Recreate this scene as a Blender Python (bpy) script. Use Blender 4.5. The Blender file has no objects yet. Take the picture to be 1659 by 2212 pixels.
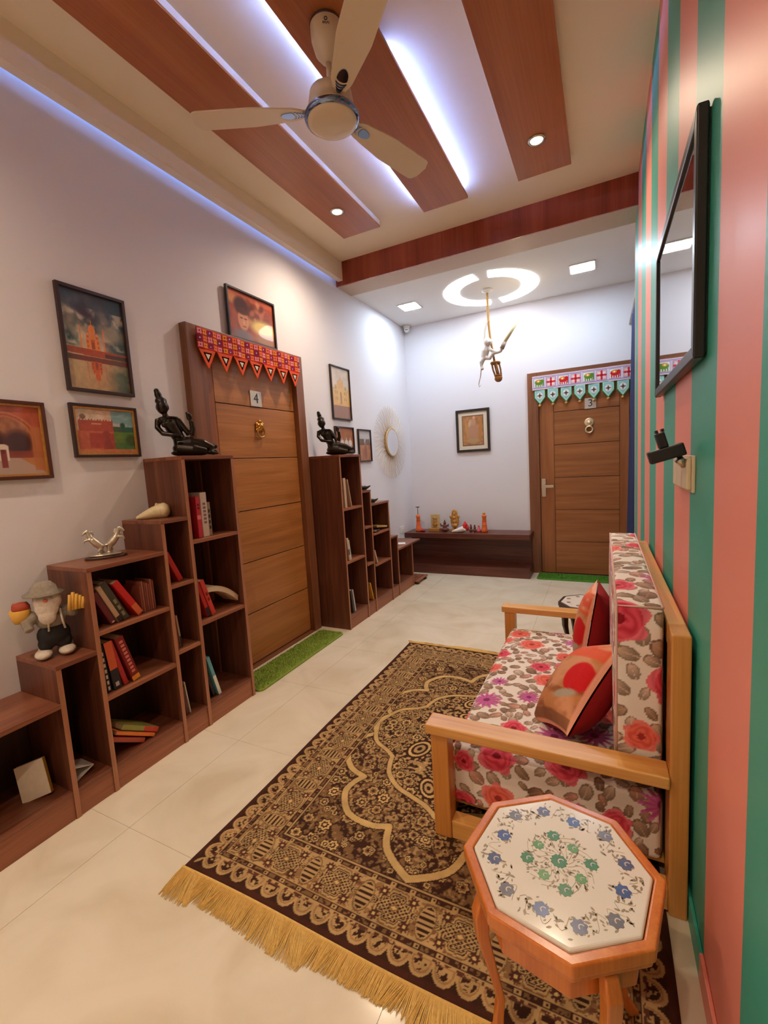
import bpy, math, random
import numpy as np
from mathutils import Vector, Matrix
random.seed(4); RNG = np.random.default_rng(7)
SC = bpy.context.scene
COL = SC.collection
PI = math.pi

# ------------------------------------------------------------------ camera
def cam_setup():
    yaw, pit, rol, f = -0.46548, -0.10876, -0.05927, 950.82
    F = Vector((math.sin(yaw)*math.cos(pit), math.cos(yaw)*math.cos(pit), math.sin(pit)))
    r = Vector((math.cos(yaw), -math.sin(yaw), 0)); u = r.cross(F)
    r2 = r*math.cos(rol)+u*math.sin(rol); u2 = u*math.cos(rol)-r*math.sin(rol)
    cd = bpy.data.cameras.new('camera'); cd.sensor_fit = 'HORIZONTAL'; cd.sensor_width = 36
    cd.lens = f/1659*36; cd.clip_start = .02; cd.clip_end = 60
    co = bpy.data.objects.new('camera', cd); COL.objects.link(co)
    M = Matrix.Identity(4)
    for i in range(3):
        M[i][0] = r2[i]; M[i][1] = u2[i]; M[i][2] = -F[i]
    M[0][3], M[1][3], M[2][3] = 0, 0, 1.3
    co.matrix_world = M
    SC.camera = co
cam_setup()

# ------------------------------------------------------------------ room constants
XL, XR, YB, YF = -2.12, .213, 5.04, -1.9
ZM, ZB = 3.085, 2.895            # main ceiling, rear ceiling
BY0, BY1 = 3.54, 3.80            # beam
WEND = 3.86                      # far end of the striped wall
XR2 = 1.30                       # side wall behind the curtain

# ------------------------------------------------------------------ world, lights, exposure
wd = bpy.data.worlds.new('world'); SC.world = wd; wd.use_nodes = True
wd.node_tree.nodes['Background'].inputs[0].default_value = (.8, .85, 1, 1)
wd.node_tree.nodes['Background'].inputs[1].default_value = .02
SC.view_settings.view_transform = 'Standard'; SC.view_settings.look = 'None'
SC.view_settings.exposure = 0.44; SC.view_settings.gamma = 1; SC.view_settings.use_curve_mapping = False
SC.cycles.use_denoising = True
SC.cycles.max_bounces = 5; SC.cycles.diffuse_bounces = 3; SC.cycles.glossy_bounces = 3
SC.cycles.use_adaptive_sampling = True; SC.cycles.adaptive_threshold = .07; SC.cycles.adaptive_min_samples = 16; SC.cycles.use_light_tree = False
SC.cycles.caustics_reflective = False; SC.cycles.caustics_refractive = False
SC.cycles.sample_clamp_indirect = 6
WARM = (1.0, .80, .58); WARM_N = (1.0, .79, .55); LED = (.19, .36, 1.0); COOL = (.66, .84, 1.0)
P_DOWN, P_NEAR, P_SQ, P_RING, L_LED, L_COVE = 46, 42, 66, 8.5, 100, 4.0
PANEL_Z = 3.04
DOWN = [(-1.63, 2.80), (-.325, 2.81), (-1.63, .15), (-.325, -.1), (-1.63, -1.2), (-.325, -1.2)]  # only the pair before the beam is seen; the others are assumed

def add_light(name, kind, loc, energy, color, parent=None, **kw):
    d = bpy.data.lights.new(name, kind); d.energy = energy; d.color = color
    for k, v in kw.items(): setattr(d, k, v)
    o = bpy.data.objects.new(name, d); COL.objects.link(o); o.location = loc
    if parent is not None:
        o.parent = parent; o.location = Vector(loc)-parent.location
    return o

# ------------------------------------------------------------------ materials
def lin(c):
    c = np.asarray(c, dtype=float)/255.0
    return np.where(c <= .04045, c/12.92, ((c+.055)/1.055)**2.4)
def S(*c):
    l = lin(c); return (float(l[0]), float(l[1]), float(l[2]), 1.0)
MATS = {}
def newmat(name):
    m = bpy.data.materials.new(name); m.use_nodes = True; MATS[name] = m
    return m, m.node_tree.nodes, m.node_tree.links, m.node_tree.nodes['Principled BSDF']
def setp(b, rough, metal=0, spec=None, coat=0, coat_rough=.05):
    b.inputs['Roughness'].default_value = rough; b.inputs['Metallic'].default_value = metal
    if spec is not None: b.inputs['Specular IOR Level'].default_value = spec
    if coat: b.inputs['Coat Weight'].default_value = coat; b.inputs['Coat Roughness'].default_value = coat_rough
def plain(name, c, rough=.5, metal=0, spec=None, var=.08, scale=25, bump=0, bscale=200, coat=0, coat_rough=.05):
    m, n, l, b = newmat(name)
    setp(b, rough, metal, spec, coat, coat_rough)
    if var <= .05 and not bump:
        b.inputs['Base Color'].default_value = S(*c); return m
    tc = n.new('ShaderNodeTexCoord'); no = n.new('ShaderNodeTexNoise'); no.inputs['Scale'].default_value = scale; no.inputs['Detail'].default_value = 2
    l.new(tc.outputs['Object'], no.inputs['Vector'])
    r = n.new('ShaderNodeMix'); r.data_type = 'RGBA'
    c0 = S(*c); 
    r.inputs[6].default_value = tuple(x*(1-var) for x in c0[:3])+(1,)
    r.inputs[7].default_value = tuple(min(1, x*(1+var)) for x in c0[:3])+(1,)
    l.new(no.outputs['Fac'], r.inputs[0]); l.new(r.outputs[2], b.inputs['Base Color'])
    if bump:
        nb = n.new('ShaderNodeTexNoise'); nb.inputs['Scale'].default_value = bscale; nb.inputs['Detail'].default_value = 3
        bp = n.new('ShaderNodeBump'); bp.inputs['Strength'].default_value = bump; bp.inputs['Distance'].default_value = .002
        l.new(tc.outputs['Object'], nb.inputs['Vector']); l.new(nb.outputs['Fac'], bp.inputs['Height']); l.new(bp.outputs['Normal'], b.inputs['Normal'])
    return m
def wood(name, cols, axis='z', rough=.42, fine=60, coarse=6, coat=0, bump=.15):
    """streaky grain along one axis"""
    m, n, l, b = newmat(name); setp(b, rough, 0, .4, coat, .2)
    tc = n.new('ShaderNodeTexCoord')
    def tex(sc, stretch, detail, dist):
        mp = n.new('ShaderNodeMapping'); v = [sc, sc, sc]; v['xyz'.index(axis)] = sc*stretch
        mp.inputs['Scale'].default_value = v; l.new(tc.outputs['Object'], mp.inputs['Vector'])
        t = n.new('ShaderNodeTexNoise'); t.inputs['Scale'].default_value = 1; t.inputs['Detail'].default_value = detail; t.inputs['Distortion'].default_value = dist
        l.new(mp.outputs['Vector'], t.inputs['Vector']); return t
    a = tex(coarse*4, .05, 3, .6); f = tex(fine*4, .02, 2, 0)
    mx = n.new('ShaderNodeMath'); mx.operation = 'MULTIPLY_ADD'; mx.inputs[1].default_value = .35
    l.new(f.outputs['Fac'], mx.inputs[0])
    sc = n.new('ShaderNodeMath'); sc.operation = 'MULTIPLY'; sc.inputs[1].default_value = .65
    l.new(a.outputs['Fac'], sc.inputs[0]); l.new(sc.outputs[0], mx.inputs[2])
    cr = n.new('ShaderNodeValToRGB'); e = cr.color_ramp.elements
    e[0].position = .32; e[0].color = S(*cols[0]); e[1].position = .68; e[1].color = S(*cols[-1])
    if len(cols) == 3:
        k = e.new(.5); k.color = S(*cols[1])
    l.new(mx.outputs[0], cr.inputs[0]); l.new(cr.outputs[0], b.inputs['Base Color'])
    if bump:
        bp = n.new('ShaderNodeBump'); bp.inputs['Strength'].default_value = bump; bp.inputs['Distance'].default_value = .0008
        l.new(f.outputs['Fac'], bp.inputs['Height']); l.new(bp.outputs['Normal'], b.inputs['Normal'])
    return m
def vcol(name, rough=.6, spec=.3, coat=0, nvar=.12, nscale=300, bump=0, bscale=500, sheen=0):
    """colour comes from the mesh's painted colour attribute, with a procedural weave/noise on top"""
    m, n, l, b = newmat(name); setp(b, rough, 0, spec, coat, .03)
    at = n.new('ShaderNodeVertexColor'); at.layer_name = 'Col'
    tc = n.new('ShaderNodeTexCoord'); no = n.new('ShaderNodeTexNoise'); no.inputs['Scale'].default_value = nscale
    l.new(tc.outputs['Object'], no.inputs['Vector'])
    mr = n.new('ShaderNodeMapRange'); mr.inputs[3].default_value = 1-nvar; mr.inputs[4].default_value = 1+nvar
    l.new(no.outputs['Fac'], mr.inputs[0])
    mu = n.new('ShaderNodeVectorMath'); mu.operation = 'SCALE'
    l.new(at.outputs['Color'], mu.inputs[0]); l.new(mr.outputs[0], mu.inputs['Scale']); l.new(mu.outputs[0], b.inputs['Base Color'])
    if bump:
        nb = n.new('ShaderNodeTexNoise'); nb.inputs['Scale'].default_value = bscale
        bp = n.new('ShaderNodeBump'); bp.inputs['Strength'].default_value = bump; bp.inputs['Distance'].default_value = .002
        l.new(tc.outputs['Object'], nb.inputs['Vector']); l.new(nb.outputs['Fac'], bp.inputs['Height']); l.new(bp.outputs['Normal'], b.inputs['Normal'])
    if sheen: b.inputs['Sheen Weight'].default_value = sheen
    return m
def emis(name, c, strength):
    m, n, l, b = newmat(name)
    b.inputs['Base Color'].default_value = (.8, .8, .8, 1)
    b.inputs['Emission Color'].default_value = (c[0], c[1], c[2], 1); b.inputs['Emission Strength'].default_value = strength
    return m

M_wall = plain('painted_wall', (234, 230, 236), .75, var=.015, scale=2.5)
M_ceil = plain('cream_ceiling', (250, 232, 204), .8, var=.015, scale=2)
M_ceilw = plain('white_ceiling', (252, 251, 248), .8, var=.01, scale=2)
M_walnut = wood('dark_walnut', [(72, 38, 28), (102, 57, 41), (126, 76, 54)], 'z', .38, 40, 5)
M_walnutE = wood('walnut_edge', [(136, 80, 56), (156, 96, 68), (174, 112, 80)], 'y', .45, 40, 5)
M_walnutX = wood('walnut_flat', [(104, 58, 42), (132, 78, 56), (154, 98, 70)], 'y', .30, 40, 5)
M_walnutB = wood('walnut_bench', [(66, 34, 28), (94, 50, 40), (120, 68, 50)], 'x', .35, 40, 5)
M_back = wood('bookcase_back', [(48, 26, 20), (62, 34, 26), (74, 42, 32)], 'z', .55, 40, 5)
M_door = wood('teak_door_y', [(156, 98, 50), (176, 114, 60), (194, 130, 74)], 'y', .40, 50, 5)
M_doorx = wood('teak_door_x', [(138, 84, 46), (158, 98, 56), (176, 112, 66)], 'x', .40, 50, 5)
M_doorz = wood('teak_stile', [(138, 82, 46), (156, 94, 54), (170, 106, 64)], 'z', .40, 50, 5)
M_jamb = wood('door_frame_wood', [(112, 68, 44), (134, 84, 56), (150, 98, 68)], 'z', .40, 50, 5)
M_jambx = wood('door_frame_wood_x', [(112, 68, 44), (134, 84, 56), (150, 98, 68)], 'x', .40, 50, 5)
M_jamby = wood('door_frame_wood_y', [(112, 68, 44), (134, 84, 56), (150, 98, 68)], 'y', .40, 50, 5)
M_veneer = wood('ceiling_veneer', [(164, 90, 46), (178, 104, 55), (192, 118, 65)], 'y', .30, 30, 2.2, bump=.03)
M_veneerx = wood('beam_veneer', [(128, 52, 34), (150, 64, 40), (166, 78, 48)], 'z', .25, 30, 3, bump=.03)
M_pine = wood('sofa_pine', [(206, 142, 70), (224, 164, 88), (236, 182, 108)], 'x', .35, 45, 4, coat=.3)
M_piney = wood('sofa_pine_y', [(206, 142, 70), (224, 164, 88), (236, 182, 108)], 'y', .35, 45, 4, coat=.3)
M_pinez = wood('sofa_pine_z', [(196, 126, 56), (214, 144, 70), (228, 164, 90)], 'z', .35, 45, 4, coat=.3)
M_tablew = wood('table_wood', [(190, 98, 34), (206, 114, 44), (220, 132, 58)], 'z', .28, 45, 4, coat=.4)
M_darkw = plain('dark_polished_wood', (66, 38, 30), .3, var=.2)
M_marble = plain('white_marble', (236, 230, 220), .12, var=.03, scale=14, coat=.5)
M_black = plain('black_lacquer', (24, 22, 22), .35, var=.1)
M_blackm = plain('black_plastic', (20, 19, 21), .45, var=.1)
M_bronze = plain('black_bronze', (50, 42, 34), .26, .75, var=.3, scale=40)
M_gold = plain('brass', (205, 150, 70), .28, .9, var=.15, scale=60)
M_goldp = plain('gold_paint', (198, 142, 70), .45, .35, var=.25, scale=80, bump=.4, bscale=300)
M_chrome = plain('chrome_blue', (130, 150, 190), .08, 1.0, var=.05)
M_steel = plain('satin_steel', (196, 186, 170), .25, .9, var=.05)
M_silver = plain('silver_cast', (206, 196, 178), .3, .8, var=.15, scale=60)
M_fan = plain('fan_ivory', (232, 212, 182), .35, var=.02)
M_white = plain('white_plastic', (238, 236, 230), .35, var=.02)
M_cream = plain('cream_plastic', (222, 200, 168), .4, var=.03)
M_shell = plain('cream_shell', (226, 206, 160), .35, var=.12, scale=60)
M_mirror = plain('mirror_glass', (235, 238, 240), .015, 1.0, var=0)
M_grass = plain('green_grass_mat', (134, 156, 56), .95, var=.3, scale=160, bump=1.0, bscale=260)
M_grass2 = plain('green_door_mat', (84, 142, 42), .95, var=.3, scale=160, bump=1.0, bscale=260)
M_navy = plain('navy_curtain', (28, 40, 84), .85, var=.15, scale=60, bump=.3, bscale=400)
M_rope = plain('jute_rope', (190, 146, 84), .9, var=.25, scale=120, bump=.8, bscale=300)
M_ropeb = plain('brown_jute', (166, 110, 58), .9, var=.3, scale=120, bump=.8, bscale=300)
M_resin = plain('white_resin', (222, 214, 208), .45, var=.04)
M_candle = plain('ivory_candle', (240, 226, 180), .5, var=.04)
M_maroon = plain('maroon_velvet', (150, 26, 28), .85, var=.12, scale=60, bump=.3, bscale=300)
M_fringe = plain('golden_fringe', (230, 190, 110), .9, var=.22, scale=120, bump=.5, bscale=400)
M_orange = plain('orange_ceramic', (238, 118, 52), .35, var=.1, scale=40)
M_red = plain('red_cloth', (206, 44, 42), .8, var=.1)
M_pink = plain('pink_paint', (226, 110, 130), .6, var=.1)
M_terra = plain('brown_clay', (112, 60, 50), .6, var=.25, scale=60)
M_whitec = plain('white_cloth', (232, 226, 222), .8, var=.05)
M_grey = plain('grey_fur', (150, 138, 124), .95, var=.35, scale=90, bump=1, bscale=160)
M_beard = plain('white_beard', (214, 198, 184), .95, var=.2, scale=90, bump=1, bscale=160)
M_char = plain('charcoal_cloth', (34, 30, 32), .9, var=.15)
M_yellow = plain('yellow_wood', (226, 172, 76), .6, var=.15)
M_skin = plain('doll_skin', (214, 160, 128), .6, var=.05)
M_hair = plain('fine_rattan', (236, 214, 182), .7, var=.1)
M_print = vcol('printed_picture', .35, .4, coat=.6, nvar=.04, nscale=120)
M_cloth = vcol('embroidered_cloth', .85, .2, nvar=.18, nscale=500, bump=.6, bscale=500)
M_floral = vcol('floral_fabric', .85, .2, nvar=.06, nscale=500, bump=.25, bscale=700, sheen=.1)
M_rug = vcol('woven_rug', .95, .1, nvar=.2, nscale=600, bump=.8, bscale=700)
M_pillow = vcol('pillow_print', .8, .25, nvar=.1, nscale=300, bump=.4, bscale=300)
M_ink = plain('black_ink', (40, 42, 44), .5, var=0)
M_sign = plain('steel_sign', (206, 196, 184), .4, .3, var=.03)
M_paper = plain('paper_pages', (222, 200, 170), .8, var=.06, scale=80)
M_ledE = emis('led_strip_glow', LED, L_LED*2.2)
M_cove = emis('cove_strip_glow', LED, L_COVE*2.2)
M_lampW = emis('warm_lamp_glow', (1, .86, .66), 14); M_lampW.cycles.emission_sampling = 'NONE'
M_lampC = emis('cool_lamp_glow', COOL, P_SQ)
M_ring = emis('ring_lamp_glow', (.92, .95, 1.0), P_RING)

def stripe_mat():
    m, n, l, b = newmat('striped_wall_paint'); setp(b, .44, 0, .4)
    tc = n.new('ShaderNodeTexCoord'); sp = n.new('ShaderNodeSeparateXYZ'); l.new(tc.outputs['Object'], sp.inputs[0])
    a = n.new('ShaderNodeMath'); a.operation = 'SUBTRACT'; a.inputs[1].default_value = .863-.2955*40; l.new(sp.outputs['Y'], a.inputs[0])
    d = n.new('ShaderNodeMath'); d.operation = 'DIVIDE'; d.inputs[1].default_value = .591; l.new(a.outputs[0], d.inputs[0])
    f = n.new('ShaderNodeMath'); f.operation = 'FRACT'; l.new(d.outputs[0], f.inputs[0])
    g = n.new('ShaderNodeMath'); g.operation = 'GREATER_THAN'; g.inputs[1].default_value = .5; l.new(f.outputs[0], g.inputs[0])
    mx = n.new('ShaderNodeMix'); mx.data_type = 'RGBA'
    mx.inputs[6].default_value = S(242, 148, 130); mx.inputs[7].default_value = S(66, 168, 148)
    l.new(g.outputs[0], mx.inputs[0]); l.new(mx.outputs[2], b.inputs['Base Color'])
    nb = n.new('ShaderNodeTexNoise'); nb.inputs['Scale'].default_value = 60
    bp = n.new('ShaderNodeBump'); bp.inputs['Strength'].default_value = .05; bp.inputs['Distance'].default_value = .002
    l.new(tc.outputs['Object'], nb.inputs['Vector']); l.new(nb.outputs['Fac'], bp.inputs['Height']); l.new(bp.outputs['Normal'], b.inputs['Normal'])
    return m
M_stripe = stripe_mat()
def tile_mat():
    m, n, l, b = newmat('cream_marble_tile'); setp(b, .16, 0, .5)
    tc = n.new('ShaderNodeTexCoord')
    a = n.new('ShaderNodeTexNoise'); a.inputs['Scale'].default_value = 2.6; a.inputs['Detail'].default_value = 7; a.inputs['Distortion'].default_value = 1.2
    l.new(tc.outputs['Object'], a.inputs['Vector'])
    cr = n.new('ShaderNodeValToRGB'); e = cr.color_ramp.elements
    e[0].position = .3; e[0].color = S(216, 200, 174); e[1].position = .62; e[1].color = S(232, 219, 197)
    k = e.new(.45); k.color = S(225, 211, 187)
    l.new(a.outputs['Fac'], cr.inputs[0]); l.new(cr.outputs[0], b.inputs['Base Color'])
    return m
M_tile = tile_mat()
M_grout = plain('grout', (208, 190, 162), .9, var=.05)

# ------------------------------------------------------------------ mesh helpers
class MB:
    def __init__(s): s.v = []; s.f = []
    def add(s, vs, fs, M=None):
        k = len(s.v)
        for v in vs:
            v = Vector(v); s.v.append(M @ v if M is not None else v)
        s.f += [[i+k for i in f] for f in fs]; return s
    def box(s, x0, x1, y0, y1, z0, z1, M=None):
        return s.add([(x0,y0,z0),(x1,y0,z0),(x1,y1,z0),(x0,y1,z0),(x0,y0,z1),(x1,y0,z1),(x1,y1,z1),(x0,y1,z1)],
                     [(0,3,2,1),(4,5,6,7),(0,1,5,4),(1,2,6,5),(2,3,7,6),(3,0,4,7)], M)
    def prism(s, poly, d0, d1, ax='z', M=None):
        n = len(poly)
        def P(a, b, d): return {'z': (a, b, d), 'x': (d, a, b), 'y': (a, d, b)}[ax]
        vs = [P(a, b, d0) for a, b in poly]+[P(a, b, d1) for a, b in poly]
        fs = [list(range(n))[::-1], [i+n for i in range(n)]]+[(i, (i+1) % n, (i+1) % n+n, i+n) for i in range(n)]
        return s.add(vs, fs, M)
    def tube(s, pts, rad, n=10, M=None, cap=True):
        pts = [Vector(p) for p in pts]
        if not isinstance(rad, (list, tuple)): rad = [rad]*len(pts)
        vs = []; fs = []; up = None
        for i, p in enumerate(pts):
            d = (pts[min(i+1, len(pts)-1)]-pts[max(i-1, 0)])
            d = d.normalized() if d.length > 1e-9 else Vector((0, 0, 1))
            if up is None: up = Vector((0, 0, 1)) if abs(d.z) < .9 else Vector((1, 0, 0))
            a = d.cross(up); a = a.normalized() if a.length > 1e-6 else d.orthogonal().normalized()
            b = a.cross(d).normalized(); up = b
            for k in range(n):
                t = 2*PI*k/n; vs.append(p+(a*math.cos(t)+b*math.sin(t))*rad[i])
        for i in range(len(pts)-1):
            for k in range(n):
                fs.append((i*n+k, i*n+(k+1) % n, (i+1)*n+(k+1) % n, (i+1)*n+k))
        if cap:
            fs.append(list(range(n))[::-1]); fs.append([(len(pts)-1)*n+k for k in range(n)])
        return s.add(vs, fs, M)
    def lathe(s, prof, c=(0, 0, 0), n=24, M=None, cap=True):
        vs = []; fs = []
        for r, z in prof:
            for k in range(n):
                t = 2*PI*k/n; vs.append((c[0]+r*math.cos(t), c[1]+r*math.sin(t), c[2]+z))
        m = len(prof)
        for i in range(m-1):
            for k in range(n): fs.append((i*n+k, i*n+(k+1) % n, (i+1)*n+(k+1) % n, (i+1)*n+k))
        if cap:
            fs.append(list(range(n))[::-1]); fs.append([(m-1)*n+k for k in range(n)])
        return s.add(vs, fs, M)
    def ell(s, c, rx, ry=None, rz=None, nu=14, nv=9, M=None):
        ry = rx if ry is None else ry; rz = rx if rz is None else rz
        vs = [(c[0], c[1], c[2]-rz)]
        for j in range(1, nv):
            a = -PI/2+PI*j/nv
            for k in range(nu):
                t = 2*PI*k/nu; vs.append((c[0]+rx*math.cos(a)*math.cos(t), c[1]+ry*math.cos(a)*math.sin(t), c[2]+rz*math.sin(a)))
        vs.append((c[0], c[1], c[2]+rz)); fs = []
        for k in range(nu): fs.append((0, 1+(k+1) % nu, 1+k))
        for j in range(nv-2):
            for k in range(nu): fs.append((1+j*nu+k, 1+j*nu+(k+1) % nu, 1+(j+1)*nu+(k+1) % nu, 1+(j+1)*nu+k))
        L = len(vs)-1; o = 1+(nv-2)*nu
        for k in range(nu): fs.append((o+k, o+(k+1) % nu, L))
        return s.add(vs, fs, M)
    def ring(s, c, R, r, n=28, m=8, M=None, axis='z'):
        vs = []; fs = []
        for i in range(n):
            t = 2*PI*i/n
            for k in range(m):
                p = 2*PI*k/m; a = (R+r*math.cos(p))*math.cos(t); b = (R+r*math.cos(p))*math.sin(t); h = r*math.sin(p)
                q = {'z': (a, b, h), 'x': (h, a, b), 'y': (a, h, b)}[axis]
                vs.append((c[0]+q[0], c[1]+q[1], c[2]+q[2]))
        for i in range(n):
            for k in range(m): fs.append((i*m+k, ((i+1) % n)*m+k, ((i+1) % n)*m+(k+1) % m, i*m+(k+1) % m))
        return s.add(vs, fs, M)
    def build(s, name, mat, parent=None, smooth=False, bevel=0, local=False, seg=2):
        off = Vector((0, 0, 0))
        if parent is not None and not local:
            p = parent
            while p is not None: off += p.location; p = p.parent
        me = bpy.data.meshes.new(name); me.from_pydata([tuple(v-off) for v in s.v], [], s.f); me.update()
        import bmesh
        bm = bmesh.new(); bm.from_mesh(me); bmesh.ops.recalc_face_normals(bm, faces=bm.faces); bm.to_mesh(me); bm.free()
        o = bpy.data.objects.new(name, me); COL.objects.link(o); me.materials.append(mat)
        if parent is not None: o.parent = parent
        if smooth: me.polygons.foreach_set('use_smooth', [True]*len(me.polygons))
        if bevel:
            b = o.modifiers.new('bevel', 'BEVEL'); b.width = bevel; b.segments = seg; b.limit_method = 'ANGLE'; b.angle_limit = .7
        return o
def fuse(o, voxel, smooth=4):
    r = o.modifiers.new('remesh', 'REMESH'); r.mode = 'VOXEL'; r.voxel_size = voxel; r.use_smooth_shade = True
    if smooth:
        k = o.modifiers.new('smooth', 'SMOOTH'); k.iterations = smooth; k.factor = .5
    return o
def tag(o, label, cat, group=None, kind=None):
    o['label'] = label; o['category'] = cat
    if group: o['group'] = group
    if kind: o['kind'] = kind
    return o
def thing(name, label, cat, loc=(0, 0, 0), rz=0, group=None, kind=None):
    o = bpy.data.objects.new(name, None); o.empty_display_size = .05; COL.objects.link(o)
    o.location = loc; o.rotation_euler = (0, 0, rz)
    return tag(o, label, cat, group, kind)
def B(*a): return MB().box(*a)
def copy_tree(o, parent=None):
    c = o.copy(); COL.objects.link(c); c.parent = parent
    for ch in list(o.children):
        if ch.type in ('MESH', 'EMPTY', 'FONT', 'CURVE'): copy_tree(ch, c)
    return c
def Rm(axis, deg): return Matrix.Rotation(math.radians(deg), 4, axis)
def T(x, y, z): return Matrix.Translation((x, y, z))

# ------------------------------------------------------------------ painted grids (flat print and woven pattern as vertex colour)
def vnoise(x, y, seed=0):
    xi = np.floor(x).astype(int); yi = np.floor(y).astype(int); fx = x-xi; fy = y-yi
    fx = fx*fx*(3-2*fx); fy = fy*fy*(3-2*fy)
    def h(a, b):
        q = (a*374761393+b*668265263+seed*1442695041) & 0x7fffffff
        q = ((q ^ (q >> 13))*1274126177) & 0x7fffffff
        return ((q ^ (q >> 16)) & 0xffff)/65535.0
    return (h(xi, yi)*(1-fx)+h(xi+1, yi)*fx)*(1-fy)+(h(xi, yi+1)*(1-fx)+h(xi+1, yi+1)*fx)*fy
def fbm(x, y, seed=0, o=4):
    s = 0; a = .5; t = 0
    for i in range(o):
        s = s+a*vnoise(x*2**i, y*2**i, seed+i); t += a; a *= .5
    return s/t
class Canvas:
    """numpy colour canvas over coordinate arrays; x right, y up"""
    def __init__(s, x, y, base):
        s.x, s.y = x, y; s.c = np.empty(x.shape+(3,)); s.c[...] = np.asarray(base, float)
    def put(s, m, col, a=1.0):
        m = np.clip(np.asarray(m, float), 0, 1)[..., None]*a
        s.c = s.c*(1-m)+np.asarray(col, float)*m; return s
    def rect(s, x0, x1, y0, y1, col, a=1.0): return s.put((s.x >= x0) & (s.x <= x1) & (s.y >= y0) & (s.y <= y1), col, a)
    def ell(s, cx, cy, rx, ry, col, soft=.15, rot=0, a=1.0):
        dx = s.x-cx; dy = s.y-cy; c, q = math.cos(rot), math.sin(rot)
        d = np.sqrt(((dx*c+dy*q)/rx)**2+((-dx*q+dy*c)/ry)**2)
        return s.put((1-d)/max(soft, 1e-6)+.5 if soft else d < 1, col, a)
    def tri(s, p, col, a=1.0):
        (x1, y1), (x2, y2), (x3, y3) = p
        e = lambda ax, ay, bx, by: (s.x-ax)*(by-ay)-(s.y-ay)*(bx-ax)
        a1, a2, a3 = e(x1, y1, x2, y2), e(x2, y2, x3, y3), e(x3, y3, x1, y1)
        return s.put(((a1 >= 0) & (a2 >= 0) & (a3 >= 0)) | ((a1 <= 0) & (a2 <= 0) & (a3 <= 0)), col, a)
def set_cols(me, rgb):
    ca = me.color_attributes.new('Col', 'FLOAT_COLOR', 'POINT')
    q = np.ones((len(me.vertices), 4)); q[:, :3] = lin(np.clip(rgb, 0, 255)); ca.data.foreach_set('color', q.astype(np.float32).ravel())
def grid_mesh(name, pos, rgb, mat, parent=None, smooth=True, local=False):
    """pos (nv,nu,3), rgb (nv,nu,3)"""
    nv, nu = pos.shape[:2]; off = np.zeros(3)
    if parent is not None and not local:
        p = parent
        while p is not None: off += np.array(p.location); p = p.parent
    idx = np.arange(nv*nu).reshape(nv, nu)
    f = np.stack([idx[:-1, :-1], idx[:-1, 1:], idx[1:, 1:], idx[1:, :-1]], -1).reshape(-1, 4)
    me = bpy.data.meshes.new(name)
    me.vertices.add(nv*nu); me.vertices.foreach_set('co', (pos.reshape(-1, 3)-off).astype(np.float32).ravel())
    me.loops.add(f.size); me.loops.foreach_set('vertex_index', f.astype(np.int32).ravel())
    me.polygons.add(len(f)); me.polygons.foreach_set('loop_start', (np.arange(len(f))*4).astype(np.int32))
    me.polygons.foreach_set('use_smooth', np.full(len(f), smooth))
    me.update(calc_edges=True); me.validate()
    set_cols(me, rgb.reshape(-1, 3))
    o = bpy.data.objects.new(name, me); COL.objects.link(o); me.materials.append(mat)
    if parent is not None: o.parent = parent
    return o

# ------------------------------------------------------------------ structure
def struct(o, label, cat): return tag(o, label, cat, kind='structure')
struct(B(XL-.12, XL, YF, YB+.12, 0, 3.25).build('wall_left', M_wall), 'long off-white wall behind the bookcases', 'wall')
struct(B(XL-.12, XR2+.12, YB, YB+.12, 0, 3.25).build('wall_back', M_wall), 'white end wall with the numbered door and low bench', 'wall')
struct(B(XR, XR+.12, YF, WEND, 0, 3.25).build('wall_right', M_stripe), 'wall painted in wide coral and teal vertical stripes', 'wall')
struct(B(XL-.12, XR2+.12, YF-.12, YF, 0, 3.25).build('wall_front', M_wall), 'plain wall behind the viewer', 'wall')
struct(B(XR2, XR2+.12, WEND-.12, YB+.12, 0, 3.25).build('wall_side', M_wall), 'white wall of the passage behind the curtain', 'wall')
struct(B(XR+.12, XR2, WEND-.12, WEND, 0, 3.25).build('wall_return', M_wall), 'short white return wall behind the curtain', 'wall')
bb = struct(B(XR-.009, XR-.0005, YF, WEND, .0, .075).build('baseboard_right', M_stripe, bevel=.002), 'low skirting painted in the same coral and teal stripes', 'skirting')

fl = struct(B(XL-.12, XR2+.12, YF-.12, YB+.12, -.12, -.004).build('floor', M_grout), 'cream marble tiled floor', 'floor')
tile_cache = {}
xs = [-.48+1.12*k for k in range(-2, 3)]; ys = [.90+.56*k for k in range(-6, 9)]
g = .0006
for i in range(len(xs)-1):
    for j in range(len(ys)-1):
        x0, x1 = max(xs[i], XL)+g, min(xs[i+1], XR2)-g; y0, y1 = max(ys[j], YF)+g, min(ys[j+1], YB)-g
        if x1-x0 < .02 or y1-y0 < .02 or (x0 > XR and y1 < WEND): continue
        MB().box(x0, x1, y0, y1, -.004, 0).build('tile', M_tile, fl)

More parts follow.
